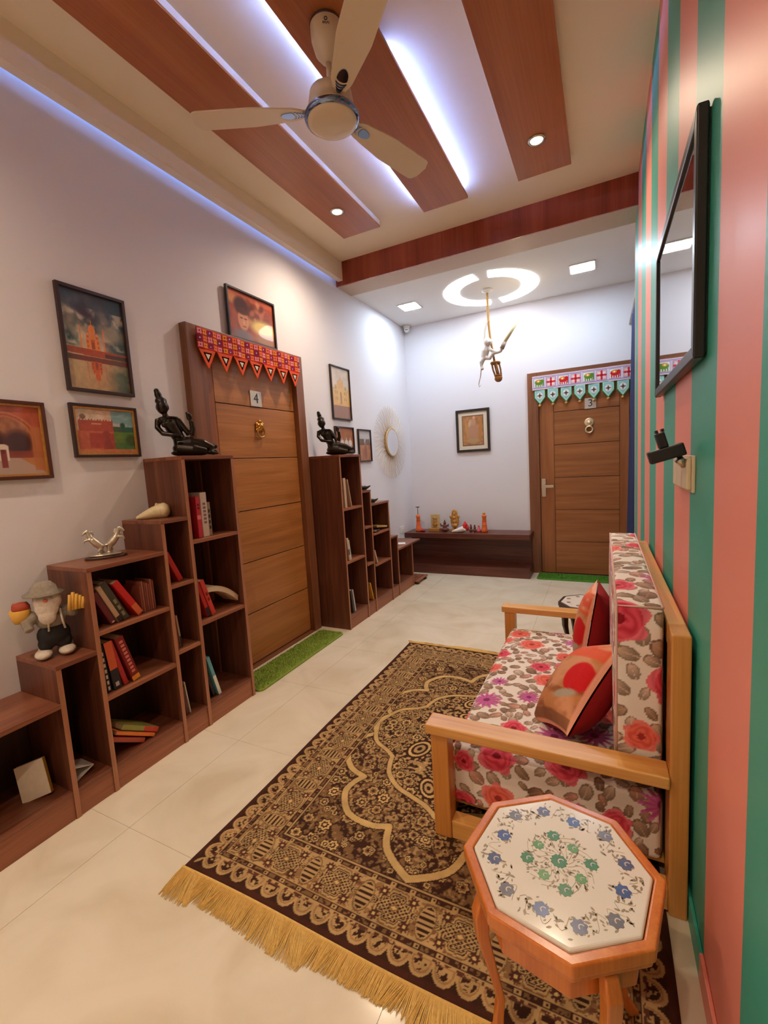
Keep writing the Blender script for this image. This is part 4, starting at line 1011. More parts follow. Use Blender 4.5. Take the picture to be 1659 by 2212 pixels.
    wob = 1+.10*np.cos(10*np.arctan2(t/.045, q/.066))
    e = (np.abs(q)/.074+np.abs(t)/.052)/wob
    c.put(m & (e < 1.22), Md); c.put(m & (e < 1.14), Tn); c.put(m & (e < 1.0), D); c.put(m & (e < .93) & (e > .84), Tn*.95)
    lat = (np.abs(np.mod(q+t*1.3+.008, .016)-.008) < .0026) | (np.abs(np.mod(q-t*1.3+.008, .016)-.008) < .0026)
    c.put(m & (e < .80) & lat, Tn); c.put(m & (e < .26), Md); c.put(m & (e < .15), Lt)
    q2 = np.mod(s, P)-P/2; e2 = np.hypot(q2/.023, t/.043)
    c.put(m & (e2 < 1.25), Md); c.put(m & (e2 < 1.1), Tn); c.put(m & (e2 < 1) & (np.abs(np.mod(t, .016)-.008) < .0038), D)
    for sg in (-1, 1):
        e3 = np.hypot(np.abs(q2)-.052, t-sg*.037); th = np.arctan2(t-sg*.037, np.abs(q2)-.052); c.put(m & (e3 < .014*(1+.25*np.cos(8*th))), D*1.3); c.put(m & (e3 < .005), Lt)
    # scallops
    m = band(.022, .075); c.put(m, D); P = .063; q = np.mod(s+P/2, P)-P/2; t = .062-d
    r = np.hypot(q, np.where(t > 0, t*.80, t)); c.put(m & ((r < .0325) | (d > .064)), Tn); c.put(m & (r < .026) & (t > -.006), Md*1.25); c.put(m & (r < .0215) & (t > -.004), Tn)
    c.put(m & (r < .0195) & (t > -.003) & (n2 > .47), D); c.put(m & (d > .064) & (n2 > .56), D*1.5)
    c.put(d < .0225, np.array((76, 42, 32.)))
    c.c *= (.90+.2*fbm(u*25, v*25, 77, 3))[..., None]
    ripple = .0012*np.sin(u*9+v*3)+.0012*np.sin(v*11)
    edge = np.clip(d/.01, 0, 1)
    pos = np.stack([RX0+u+.004*np.sin(v*5), RY0+v+.004*np.sin(u*6), .0035+.0045*edge+ripple*edge], -1)
    t = thing('rug', 'brown and tan oriental rug with gold fringe', 'rug', ((RX0+RX1)/2, (RY0+RY1)/2, 0))
    grid_mesh('woven_field', pos, c.c, M_rug, t)
    MB().box(RX0+.01, RX1-.01, RY0+.01, RY1-.01, .0008, .003).build('backing', M_fringe, t)
    rg = random.Random(5); W_ = RX1-RX0
    for (ye, sg, L0) in ((RY0, -1, .095), (RY1, 1, .06)):
        mb = MB()
        for i in range(2400):
            x = RX0+W_*(i+rg.random())/2400; cl = vnoise(np.array([x*9.]), np.array([ye]), 3)[0]; cl2 = vnoise(np.array([x*38.]), np.array([ye]), 4)[0]
            l = L0*(.62+.42*cl)*(.88+.2*rg.random()); ddx = (cl2-.5)*.06+(cl-.5)*.06+rg.uniform(-.006, .006)
            yb = ye+.004*math.sin((x-RX0)*6); w = rg.uniform(.0009, .0016)
            p = [(x, yb, .007), (x+ddx*.35, yb+sg*l*.4, rg.uniform(.004, .009)), (x+ddx, yb+sg*l, .0022)]
            mb.tube(p, [w, w*1.1, w*.5], 3, cap=False)
        mb.tube([(RX0+W_*k/40, ye+.004*math.sin(W_*k/40*6), .007) for k in range(41)], .004, 5)
        f = mb.build('fringe', M_fringe, t); f['kind'] = 'stuff'
rug()

# ------------------------------------------------------------------ sofa
SY0, SY1 = 1.335, 2.66
sofa = thing('sofa', 'low pine sofa with floral cushions against the striped wall', 'sofa', (-.15, 2.0, 0))
for (ya, yb) in ((1.305, 1.365), (2.57, 2.63)):
    MB().box(-.53, -.47, ya, yb, 0.0095, .385).build('front_leg', M_pinez, sofa, bevel=.004)
    MB().box(.157, .202, ya, yb+.03, 0.0, .815).build('rear_post', M_pinez, sofa, bevel=.004)
    MB().box(-.545, .157, ya-.012, yb+.008, .385, .420).build('armrest', M_pine, sofa, bevel=.005, seg=3)
    MB().box(-.47, .157, ya+.005, yb-.005, .0095, .075).build('side_rail', M_pine, sofa, bevel=.003)
MB().box(.157, .202, 1.395, 2.57, .755, .815).build('top_rail', M_piney, sofa, bevel=.004)
MB().box(.165, .195, 1.395, 2.57, .40, .46).build('mid_rail', M_piney, sofa, bevel=.003)
MB().box(-.53, -.49, 1.365, 2.57, .012, .095).build('front_rail', M_piney, sofa, bevel=.004)
for k in range(7): MB().box(-.49, .157, 1.40+.165*k, 1.50+.165*k, .075, .088).build('seat_slat', M_pine, sofa)

M_pipe = plain('pale_piping', (226, 186, 176), .8, var=.08, scale=200)
def make_floral():
    rg = random.Random(21); fl_ = []
    # flowers (a, b, radius, kind) over unfolded coordinates, spaced
    tries = 0
    while len(fl_) < 330 and tries < 20000:
        tries += 1; a, b = rg.uniform(-1.0, 1.0), rg.uniform(.7, 3.5); r = rg.choice([.034, .042, .05, .056])
        if all((a-q[0])**2+(b-q[1])**2 > (1.02*(r+q[2]))**2 for q in fl_): fl_.append((a, b, r, rg.choice('rrrdc'), rg.random()*6))
    lv = []; cell = {}
    for _ in range(14000):
        x, y, r = rg.uniform(-1, 1), rg.uniform(.7, 3.5), rg.uniform(.014, .026); k = (int(x/.06+100), int(y/.06))
        near = [q for i in (-1, 0, 1) for j in (-1, 0, 1) for q in cell.get((k[0]+i, k[1]+j), [])]
        if any((x-q[0])**2+(y-q[1])**2 < (.68*(r+q[2]))**2 for q in near): continue
        w = (x, y, r, rg.uniform(.55, .8), rg.uniform(0, 3.1), rg.choice([(176, 150, 130), (160, 130, 108), (192, 166, 148), (140, 108, 88), (186, 140, 120)])); lv.append(w); cell.setdefault(k, []).append(w)
    return fl_, lv
FLORAL = make_floral()
def floral(a, b):
    sh = a.shape; a = a.ravel(); b = b.ravel(); col = np.empty((a.size, 3)); col[:] = (240, 228, 218)
    a0, a1, b0, b1 = a.min()-.1, a.max()+.1, b.min()-.1, b.max()+.1
    for (x, y, r, k, ro, cc) in FLORAL[1]:
        if not (a0 < x < a1 and b0 < y < b1): continue
        w = np.nonzero((np.abs(a-x) < r*1.2) & (np.abs(b-y) < r*1.2))[0]
        if not w.size: continue
        dx, dy = a[w]-x, b[w]-y; p, q = dx*math.cos(ro)+dy*math.sin(ro), -dx*math.sin(ro)+dy*math.cos(ro)
        e = np.hypot(p/r, q/(r*k)); s = e < 1; c = np.array(cc, float)
        sh_ = np.where(np.abs(q) < r*.06, 1.18, np.where(e > .8, .8, 1.0+.25*(p/r)))
        col[w[s]] = (c*np.clip(sh_, .7, 1.3)[:, None])[s]
    for (x, y, r, kd, ph) in FLORAL[0]:
        if not (a0 < x < a1 and b0 < y < b1): continue
        w = np.nonzero((np.abs(a-x) < r*1.2) & (np.abs(b-y) < r*1.2))[0]
        if not w.size: continue
        dx, dy = a[w]-x, b[w]-y; d = np.hypot(dx, dy)/r; th = np.arctan2(dy, dx)+ph
        if kd == 'd':
            lim = .76+.24*np.cos(13*th); c1, c2 = np.array((210, 110, 170.)), np.array((170, 60, 124.)); f = .5+.5*np.sin(13*th+d*4)
        else:
            lim = .90+.10*np.cos(5*th+1.3*np.sin(2*th)); c1, c2 = (np.array((232, 86, 104.)), np.array((178, 24, 48.))) if kd == 'r' else (np.array((238, 118, 96.)), np.array((206, 62, 60.)))
            f = .5+.5*np.sin(d*17+2*np.sin(3*th+d*5))
        s = d < lim; q = (c1*(1-.55*f[:, None])+c2*.55*f[:, None])*(1-.0*d[:, None]); q = np.where((d < .2)[:, None], c2*.8, q)
        q = np.where((d > .72)[:, None], q*.6+.4*np.array((246, 170, 176.)) if kd != 'd' else q*.8+.2*np.array((230, 170, 210.)), q)
        col[w[s]] = q[s]
    return col.reshape(sh+(3,))
def cushion(name, x0, x1, y0, y1, z0, z1, r, parent, crown=.012, scale=1.2):
    """rounded upholstered block; three seen faces dense, printed by unfolding"""
    lo = np.array((x0, y0, z0)); hi = np.array((x1, y1, z1))
    def face(ax, side):
        o = [i for i in range(3) if i != ax]
        pitch = .0036 if (ax, side) in ((2, 1), (1, 0), (0, 0)) else .02  # seen faces dense, hidden ones coarse
        n0 = max(3, int((hi[o[0]]-lo[o[0]])/pitch)); n1 = max(3, int((hi[o[1]]-lo[o[1]])/pitch))
        A, Bq = np.meshgrid(np.linspace(lo[o[0]], hi[o[0]], n0), np.linspace(lo[o[1]], hi[o[1]], n1))
        P = np.zeros(A.shape+(3,)); P[..., o[0]] = A; P[..., o[1]] = Bq; P[..., ax] = hi[ax] if side else lo[ax]
        In = np.clip(P, lo+r, hi-r); D = P-In; L = np.linalg.norm(D, axis=-1, keepdims=True); Q = In+D/np.maximum(L, 1e-9)*r
        ta = (A-lo[o[0]])/(hi[o[0]]-lo[o[0]]); tb = (Bq-lo[o[1]])/(hi[o[1]]-lo[o[1]])
        Q[..., ax] += (1 if side else -1)*crown*(1-(2*ta-1)**4)*(1-(2*tb-1)**4)
        if ax == 2: a, b = P[..., 0], P[..., 1]+(0 if side else .7)
        elif ax == 1: a, b = P[..., 0], (y0-(z1-P[..., 2]) if side == 0 else y1+(z1-P[..., 2]))
        else: a, b = (x0-(z1-P[..., 2]) if side == 0 else x1+(z1-P[..., 2])), P[..., 1]
        return Q, floral(a/scale, b/scale+.1)
    import bmesh
    vs, fs, cs = [], [], []; k = 0
    for ax in range(3):
        for side in (0, 1):
            Q, c = face(ax, side); nv, nu = Q.shape[:2]; idx = np.arange(nv*nu).reshape(nv, nu)+k
            f = np.stack([idx[:-1, :-1], idx[:-1, 1:], idx[1:, 1:], idx[1:, :-1]], -1).reshape(-1, 4)
            flip = (ax == 1) ^ (side == 0)
            if flip: f = f[:, ::-1]
            vs.append(Q.reshape(-1, 3)); cs.append(c.reshape(-1, 3)); fs.append(f); k += nv*nu
    V = np.concatenate(vs)-np.array(parent.location); Fq = np.concatenate(fs); C = np.concatenate(cs)
    me = bpy.data.meshes.new(name); me.vertices.add(len(V)); me.vertices.foreach_set('co', V.astype(np.float32).ravel())
    me.loops.add(Fq.size); me.loops.foreach_set('vertex_index', Fq.astype(np.int32).ravel())
    me.polygons.add(len(Fq)); me.polygons.foreach_set('loop_start', (np.arange(len(Fq))*4).astype(np.int32)); me.polygons.foreach_set('use_smooth', np.ones(len(Fq), bool))
    me.update(calc_edges=True); set_cols(me, C)
    o = bpy.data.objects.new(name, me); COL.objects.link(o); me.materials.append(M_floral); o.parent = parent
    return o
cushion('seat_cushion', -.485, .150, 1.380, 2.555, .090, .300, .018, sofa)
cushion('back_cushion', .028, .150, 1.390, 2.625, .312, .862, .014, sofa, crown=.006, scale=1.5)
for y in (1.392, 2.623): MB().tube([(.032, y, .32), (.032, y, .856), (.146, y, .856)], .0045, 6).build('piping', M_pipe, sofa, smooth=True)
for x in (.032, .146): MB().tube([(x, 1.392, .858), (x, 2.623, .858)], .0045, 6).build('piping', M_pipe, sofa, smooth=True)

def pillow(label, c, a, b, size, th, seed):
    a = Vector(a).normalized(); b = Vector(b); b = (b-a*b.dot(a)).normalized(); n = a.cross(b)
    if n.x > 0: n = -n
    t = thing('throw_pillow', label, 'pillow', c, group='red pillows on the sofa')
    for side, nm in ((1, 'printed_front'), (-1, 'velvet_back')):
        N = 70; U, V = np.meshgrid(np.linspace(-1, 1, N), np.linspace(-1, 1, N))
        pin = 1-.10*(1-np.abs(V)**2)*np.abs(U)**3; pin2 = 1-.10*(1-np.abs(U)**2)*np.abs(V)**3
        h = (th if side == 1 else th*1.5)*np.clip((1-U**2), 0, 1)**.55*np.clip((1-V**2), 0, 1)**.55+.003
        p = np.zeros(U.shape+(3,))
        for i in range(3): p[..., i] = a[i]*U*pin*size/2+b[i]*V*pin2*size/2+n[i]*h*side
        u, v = U*.5+.5, V*.5+.5
        if side == 1:
            q = fbm(u*3+seed, v*9, 5, 3); w = fbm(u*5+seed, v*5, 9, 3)
            cv = Canvas(u, v, (196, 128, 78)); cv.put(np.clip((np.sin((v*9+q*3)*3.0))*.9, 0, 1), (146, 82, 50)); cv.put(np.clip((w-.5)*5, 0, 1), (216, 150, 110))
            cv.put(v > .72, (232, 92, 62), .85); cv.put((v > .72)*np.clip((q-.5)*6, 0, 1), (226, 160, 120)); cv.put(u < .08, (226, 120, 100)); cv.put(v < .13, (120, 74, 48), .7)
            cv.ell(.84, .50, .17, .16, (204, 22, 26), .12); cv.ell(.78, .31, .16, .04, (176, 160, 140), .3, .3); cv.ell(.10, .34, .12, .12, (222, 52, 50), .4); cv.put(np.maximum(np.abs(U), np.abs(V)) > .965, (240, 168, 140))
            rgb = cv.c
        else: rgb = np.broadcast_to(np.array((150, 24, 28.)), U.shape+(3,)).copy()
        if side == 1: p = p[:, ::-1]; rgb = rgb[:, ::-1]
        grid_mesh(nm, p, rgb, M_pillow, t, local=True)
    return t
pillow('far red printed pillow standing upright against the backrest', (-.058, 2.17, .492), (.0, -1.0, .12), (.16, .12, .97), .395, .065, 1)
pillow('near red printed pillow slumped forward on the seat', (-.090, 1.645, .462), (.40, -.78, .42), (.50, .50, .67), .37, .072, 4)

# ------------------------------------------------------------------ octagonal inlay tables
M_flB = [plain('lapis_inlay', (88, 96, 132), .25, var=.3, scale=90), plain('slate_inlay', (112, 112, 124), .25, var=.3, scale=90), plain('blue_inlay', (70, 92, 150), .25, var=.3, scale=90)]
M_flG = plain('malachite_inlay', (62, 128, 84), .25, var=.3, scale=90); M_flG2 = plain('jade_inlay', (96, 150, 88), .25, var=.3, scale=90)
M_leaf = plain('agate_leaf_inlay', (150, 132, 104), .3, var=.35, scale=120); M_vine = plain('vine_inlay', (186, 166, 138), .3, var=.2)
M_petal = plain('pale_inlay', (206, 196, 190), .3, var=.1)
def inlay_table(label, cx, cy, zt, r, a0, wm, full=True, leg_m=None):
    t = thing('inlay_table', label, 'table', (cx, cy, 0), group='octagonal inlay tables')
    k = r/.182
    def octo(R): return [(cx+R*math.cos(math.radians(a0+45*i)), cy+R*math.sin(math.radians(a0+45*i))) for i in range(8)]
    def shell_(R, z0, z1, Ri):
        o, i = octo(R), octo(Ri); mb = MB(); vs = [(x, y, z) for z in (z0, z1) for P in (o, i) for x, y in P]; fs = []
        for q in range(8):
            n = (q+1) % 8
            fs += [(q, n, 16+n, 16+q), (8+q, 24+q, 24+n, 8+n), (q, 8+q, 8+n, n), (16+q, 16+n, 24+n, 24+q)]
        return mb.add(vs, fs)
    rim = shell_(r+.024*k, zt-.030, zt-.002, r+.0015).build('rim', wm, t, bevel=.004, seg=3)
    shell_(r+.018*k, zt-.044, zt-.030, r-.02).build('rim_moulding', wm, rim, bevel=.003)
    MB().prism(octo(r*.94), zt-.115*k, zt-.044, 'z').build('apron', wm, t, bevel=.003)
    mt = MB().prism(octo(r), zt-.030, zt, 'z').build('marble_top', M_marble, t, bevel=.005, seg=3)
    for q in range(4):
        a = math.radians(a0+112.5+90*q); d = Vector((math.cos(a), math.sin(a), 0)); s = Vector((-d.y, d.x, 0)); c = Vector((cx, cy, 0))
        prof = [(r*1.02, zt-.05, .020), (r*1.07, zt-.09, .024), (r*1.06, zt-.14, .022), (r*.97, zt*.5, .017), (r*.86, zt*.28, .014), (r*.90, zt*.10, .016), (r*1.0, .018, .021), (r*1.02, .0095 if full else 0, .020)]
        mb = MB(); vs = []; fs = []
        for (ro, z, w) in prof:
            for (e, f) in ((-1, -1), (1, -1), (1, 1), (-1, 1)):
                vs.append(c+d*(ro-.014+e*w*.62)+s*(f*w*.66)+Vector((0, 0, z)))
        for i in range(len(prof)-1):
            for j in range(4): fs.append((i*4+j, i*4+(j+1) % 4, (i+1)*4+(j+1) % 4, (i+1)*4+j))
        fs += [(3, 2, 1, 0), tuple(len(vs)-4+j for j in range(4))]
        mb.add(vs, fs).build('leg', wm, t, bevel=.004, seg=3)
    def flower(x, y, rr, m, petals=7, ph=0, nm='inlay_flower', h=.0006):
        P = [(x+rr*(1+.13*math.cos(petals*b+ph))*math.cos(b), y+rr*(1+.13*math.cos(petals*b+ph))*math.sin(b)) for b in np.linspace(0, 2*PI, 29)[:-1]]
        f = MB().prism(P, zt-.0005, zt+h, 'z').build(nm, m, mt)
        Q = [(x+rr*.30+rr*.45*math.cos(b), y+rr*.45*math.sin(b)) for b in np.linspace(.8, 4.2, 9)]; Q2 = [(x+rr*.30+rr*.30*math.cos(b), y+rr*.30*math.sin(b)) for b in np.linspace(4.2, .8, 9)]
        MB().prism(Q+Q2, zt+h, zt+h+.0003, 'z').build('petal_line', M_petal, f)
        return f
    rg = random.Random(31); lf = MB(); vn = MB()
    def leaf(x, y, L, a, mb=lf):
        c_, s_ = math.cos(a), math.sin(a); pts = [(-L, 0), (-.3*L, .42*L), (.5*L, .3*L), (L, 0), (.5*L, -.3*L), (-.3*L, -.42*L)]
        mb.prism([(x+p*c_-q*s_, y+p*s_+q*c_) for p, q in pts], zt-.0003, zt+.0004, 'z')
    n = 12 if full else 8
    for i in range(n):
        a = 2*PI*(i+.3)/n+math.radians(a0); R = r*(.735+.055*math.cos(8*(a-math.radians(a0))))
        flower(cx+R*math.cos(a), cy+R*math.sin(a), .0145*k, M_flB[i % 3] if full else M_flB[1], 7, i)
    if full:
        flower(cx, cy, .0165, M_flG, 12, 0)
        for i in range(8):
            a = 2*PI*(i+.1)/8+math.radians(a0); R = .066 if i % 2 == 0 else .052
            flower(cx+R*math.cos(a), cy+R*math.sin(a), .0135 if i % 2 == 0 else .0115, M_flG if i % 2 == 0 else M_flG2, 8, i)
    for i in range(300 if full else 60):
        a = rg.uniform(0, 2*PI); R = r*(.735+.055*math.cos(8*(a-math.radians(a0))))+rg.uniform(-.022, .022)*k
        leaf(cx+R*math.cos(a), cy+R*math.sin(a), rg.uniform(.0032, .0066)*k, rg.uniform(0, 6.28))
    if full:
        for i in range(170):
            a = rg.uniform(0, 2*PI); R = rg.uniform(.022, .079); leaf(cx+R*math.cos(a), cy+R*math.sin(a), rg.uniform(.0026, .0050), a+rg.uniform(-.6, .6))
        for i in range(24):
            a = 2*PI*i/24; pts = [(cx+(r*.735+.016*math.sin(q*5+i))*math.cos(a+q*.24), cy+(r*.735+.016*math.sin(q*5+i))*math.sin(a+q*.24), zt+.0001) for q in np.linspace(0, 1, 9)]
            vn.tube(pts, .0006, 3, cap=False)
        for i in range(16):
            a = 2*PI*i/16; pts = [(cx+(.02+.055*q)*math.cos(a+.5*math.sin(q*4)), cy+(.02+.055*q)*math.sin(a+.5*math.sin(q*4)), zt+.0001) for q in np.linspace(0, 1, 8)]
            vn.tube(pts, .0006, 3, cap=False)
        v = vn.build('inlay_vine', M_vine, mt); v['kind'] = 'stuff'
    l = lf.build('inlay_leaf', M_leaf, mt); l['kind'] = 'stuff'
inlay_table('octagonal side table with white inlaid marble top at the near end of the sofa', -.090, .925, .42, .182, 10.8, M_tablew, True)
inlay_table('small dark octagonal inlay table beyond the far arm of the sofa', -.105, 2.86, .395, .135, 12, M_darkw, False)

# ------------------------------------------------------------------ bronze statues
def statue(label, x, y, z, rz):
    t = thing('bronze_statue', label, 'statue', (x, y, z), math.radians(rz), group='seated bronze statues')
    m = MB(); 
    m.ell((-.005, -.005, .022), .100, .058, .022).ell((-.035, 0, .045), .06, .05, .035)
    m.tube([(-.06, -.01, .062), (.0, -.02, .074), (.06, -.025, .062), (.105, -.02, .040)], [.036, .030, .024, .018], 12)
    m.tube([(-.06, -.025, .045), (.01, -.06, .034), (.07, -.05, .024)], [.034, .028, .018], 12)
    m.ell((.098, -.02, .026), .022, .02, .014).ell((.112, -.01, .05), .016, .012, .014).ell((.088, -.04, .018), .02, .014, .012)
    for q in range(5): m.ell((.118-.006*abs(q-2), -.045+.02*q, .014+.008*(q % 2)), .014, .007, .008)
    m.tube([(-.045, 0, .055), (-.058, 0, .10), (-.080, 0, .145), (-.098, 0, .185)], [.042, .031, .034, .036], 14)
    m.ell((-.102, 0, .195), .052, .028, .020).ell((-.085, -.024, .168), .016, .014, .016).ell((-.118, -.022, .168), .016, .014, .016)
    m.tube([(-.106, 0, .205), (-.116, -.002, .238)], [.015, .013], 10)
    m.ell((-.120, -.004, .260), .030, .032, .038).ell((-.124, .004, .290), .029, .029, .022).ell((-.118, -.031, .258), .005, .007, .008)
    m.ell((-.147, 0, .258), .005, .008, .014).ell((-.093, 0, .258), .005, .008, .014)
    m.tube([(-.128, .004, .300), (-.134, .004, .322), (-.138, .004, .338)], [.015, .018, .014], 12).ell((-.139, .004, .342), .014, .014, .013)
    m.tube([(-.146, 0, .197), (-.152, -.012, .155), (-.128, -.036, .122), (-.080, -.052, .112), (-.045, -.05, .108)], [.016, .0145, .013, .011, .010], 10)
    m.tube([(-.056, 0, .197), (-.030, -.006, .155), (-.008, -.012, .118), (.006, -.014, .112), (.014, -.018, .145), (.010, -.02, .185)], [.016, .0145, .014, .014, .013, .012], 10)
    m.ell((.002, -.021, .206), .015, .009, .022).tube([(-.002, -.022, .215), (-.010, -.022, .230)], [.010, .007], 8)
    m.ring((-.09, -.0, .205), .034, .006, n=20, m=6, M=None).ring((-.05, 0, .098), .036, .006, n=20, m=6)
    fuse(m.build('figure', M_bronze, t, local=True), .0034, 2)
statue('near dark bronze seated figure with raised hand on the tall bookcase', -1.955, 1.668, 1.398, 49)
statue('far dark bronze seated figure on the bookcase beyond the door', -1.905, 3.045, 1.391, 32)

# ------------------------------------------------------------------ bearded doll
t = thing('bearded_doll', 'grey bearded doll in dark trousers carrying a basket and yellow bundle', 'doll', (-1.965, .918, .6205), math.radians(65))
for s in (-1, 1): fuse(MB().ell((-.002+.038*s, -.02, .018), .030, .046, .018).ell((.002+.036*s, .012, .034), .022, .024, .026).build('shoe', M_beard, t, local=True), .004)
fuse(MB().ell((.0, 0, .085), .056, .045, .050).ell((-.028, -.004, .052), .028, .030, .03).ell((.030, -.004, .052), .028, .030, .03).build('trousers', M_char, t, local=True), .004)
fuse(MB().ell((-.002, .004, .150), .052, .042, .05).tube([(-.045, 0, .175), (-.078, -.02, .15), (-.07, -.04, .125)], [.024, .022, .016], 10).tube([(.04, 0, .178), (.070, -.02, .165), (.066, -.035, .195)], [.024, .022, .016], 10).build('shirt', M_grey, t, local=True), .004, 2)
MB().ell((-.012, -.012, .232), .040, .036, .040).build('head', M_skin, t, local=True, smooth=True)
fuse(MB().ell((-.010, -.040, .205), .040, .022, .045).ell((-.012, -.045, .172), .030, .018, .035).ell((-.03, -.03, .225), .022, .02, .03).ell((.018, -.03, .225), .022, .02, .03).build('beard', M_beard, t, local=True), .004, 2)
MB().ell((-.012, -.052, .233), .009, .010, .008).build('nose', plain('doll_nose', (222, 110, 80), .6), t, local=True, smooth=True)
MB().lathe([(.068, 0), (.070, .004), (.045, .012), (.040, .030), (.026, .046), (0, .050)], (-.012, -.004, .252), 24).build('hat', M_grey, t, local=True, smooth=True)
for s in (-1, 1): MB().tube([(.012+.026*s, -.042, .11), (.010+.022*s, -.052, .15), (.0+.03*s, -.03, .19)], .004, 6).build('brace', M_beard, t, local=True, smooth=True)
for k in range(5):
    x = .058+.011*k; o = MB().tube([(x, -.045+.004*(k % 2), .175), (x+.008, -.045, .245-.008*abs(k-1))], .0065, 10).build('yellow_rod', M_yellow, t, local=True, smooth=True)
bs = MB().lathe([(.0, 0), (.022, 0), (.030, .02), (.034, .05), (.030, .052), (.0, .045)], (-.092, .0, .155), 18).build('basket', M_yellow, t, local=True, smooth=True)
fuse(MB().ell((-.088, -.005, .215), .03, .026, .022).box(-.115, -.065, -.02, .012, .205, .232).build('red_parcel', plain('brick_red', (176, 70, 46), .7), t, local=True), .004, 2)

# ------------------------------------------------------------------ twin horse ornament and conch
t = thing('horse_ornament', 'silver ornament of two rearing horses on a dark base', 'ornament', (-1.985, 1.172, .957), math.radians(59))
MB().lathe([(0, 0), (1, 0), (1, .008), (.95, .012), (0, .012)], n=32, M=Matrix.Diagonal((.082, .042, 1, 1))).build('base', M_darkw, t, local=True, bevel=.002)
m = MB().ell((0, 0, .016), .068, .030, .008)
for s, tw in ((-1, 0), (1, .012)):
    m.tube([(.012*s, tw, .050), (.030*s, tw, .068), (.046*s, tw, .088)], [.015, .017, .014], 10)
    m.tube([(.044*s, tw, .088), (.054*s, tw, .108), (.058*s, tw, .126)], [.012, .009, .008], 10)
    m.tube([(.056*s, tw, .128), (.072*s, tw-.002, .120), (.080*s, tw-.002, .110)], [.009, .007, .005], 8)
    m.tube([(.046*s, tw+.004, .125), (.040*s, tw+.004, .105)], [.006, .005], 6)
    for q in (-1, 1):
        m.tube([(.050*s, tw+.006*q, .088), (.072*s, tw+.009*q, .092+.004*q), (.078*s, tw+.009*q, .074)], [.007, .005, .0035], 8)
        m.tube([(.012*s, tw+.007*q, .048), (.020*s+.006*q, tw+.010*q, .032), (.010*s+.008*q, tw+.010*q, .018)], [.009, .006, .004], 8)
    m.tube([(.006*s, tw, .055), (-.012*s, tw, .060), (-.022*s, tw, .040)], [.006, .006, .003], 8)
fuse(m.build('horses', M_silver, t, local=True), .0028, 1)
t = thing('conch_shell', 'cream conch shell on the narrow step of the near bookcase', 'shell', (-1.985, 1.42, 1.1003), math.radians(55))
m = MB()
for k in range(9):
    q = k/8; m.ell((-.065+.115*q, 0, .010+.030*q-.006*max(0, q-.7)*3), .010+.026*q*(1.25-.5*q), .012+.030*q, .010+.034*q*(1.2-.35*q))
m.ell((.050, 0, .040), .022, .034, .034)
for k in range(5): m.ell((.02+.012*k, -.015+.006*k, .068-.003*k), .008, .006, .008)
fuse(m.build('shell', M_shell, t, local=True), .0035, 2)
for i, (x, y, z) in enumerate(((-1.84, 3.315, 1.0853), (-1.845, 3.455, .9603))):
    t = thing('brass_bird', ['small dark brass bird on the narrow step of the far bookcase', 'small dark brass bird on the wide step of the far bookcase'][i], 'ornament', (x, y, z), math.radians(40), group='small brass birds')
    fuse(MB().ell((0, 0, .020), .032, .018, .018).tube([(-.02, 0, .026), (-.034, 0, .045), (-.032, 0, .058)], [.011, .008, .008], 8).ell((-.034, 0, .060), .011, .009, .009).tube([(-.042, 0, .06), (-.055, 0, .056)], [.004, .001], 6).tube([(.025, 0, .022), (.055, 0, .035)], [.012, .004], 8).lathe([(0, 0), (.02, 0), (.018, .005), (0, .006)], n=14).build('bird', M_bronze, t, local=True), .0028, 1)
o = tag(MB().box(-.07, .07, -.05, .05, .0, .0012, T(-1.92, 4.12, .4635) @ Rm('Z', 25)).build('paper_sheet', M_whitec), 'white paper sheet on the lowest step of the far bookcase', 'paper')
t = thing('wall_socket', 'white wall socket above the lowest step of the far bookcase', 'socket', (XL, 4.66, .49))
MB().box(XL, XL+.008, 4.60, 4.72, .48, .56).build('plate', M_white, t, bevel=.002)
for q in (4.63, 4.66, 4.69): MB().box(XL+.008, XL+.012, q-.011, q+.011, .503, .537).build('switch', M_white, t, bevel=.002)

# ------------------------------------------------------------------ hanging monkey lamp
ym = 4.44
t = thing('monkey_lamp', 'white monkey figure hanging from a jute rope under the ceiling ring', 'lamp', (-.988, ym, ZB))
MB().lathe([(0, 0), (.05, 0), (.05, -.012), (.03, -.022), (.012, -.03), (0, -.03)], (-.988, ym, ZB-.0005), 24).build('ceiling_rose', M_white, t, smooth=True)
MB().tube([(-.988, ym, ZB-.028), (-.987, ym, 2.75), (-.985, ym, 2.60), (-.972, ym, 2.45), (-.955, ym, 2.33), (-.938, ym, 2.215)], .011, 8).ell((-.985, ym, 2.60), .014, .014, .02).build('rope', M_rope, t, smooth=True)
m = MB()
m.tube([(-.998, ym-.01, 2.605), (-1.018, ym-.015, 2.52), (-1.022, ym-.02, 2.43), (-1.008, ym-.02, 2.375)], [.013, .014, .016, .022], 10)
m.ell((-.990, ym-.03, 2.405), .036, .036, .040).ell((-.972, ym-.055, 2.395), .022, .018, .018).ell((-1.018, ym-.02, 2.425), .008, .012, .013).ell((-.958, ym-.02, 2.418), .008, .012, .013)
m.tube([(-1.004, ym-.015, 2.375), (-1.018, ym-.02, 2.325), (-1.032, ym-.02, 2.265)], [.030, .040, .034], 12)
m.tube([(-1.03, ym-.03, 2.262), (-1.058, ym-.05, 2.225), (-1.052, ym-.05, 2.18), (-1.042, ym-.06, 2.150)], [.024, .018, .014, .016], 10)
m.tube([(-1.015, ym-.03, 2.262), (-.97, ym-.05, 2.245), (-.942, ym-.05, 2.285), (-.875, ym-.04, 2.295)], [.022, .017, .015, .013], 10)
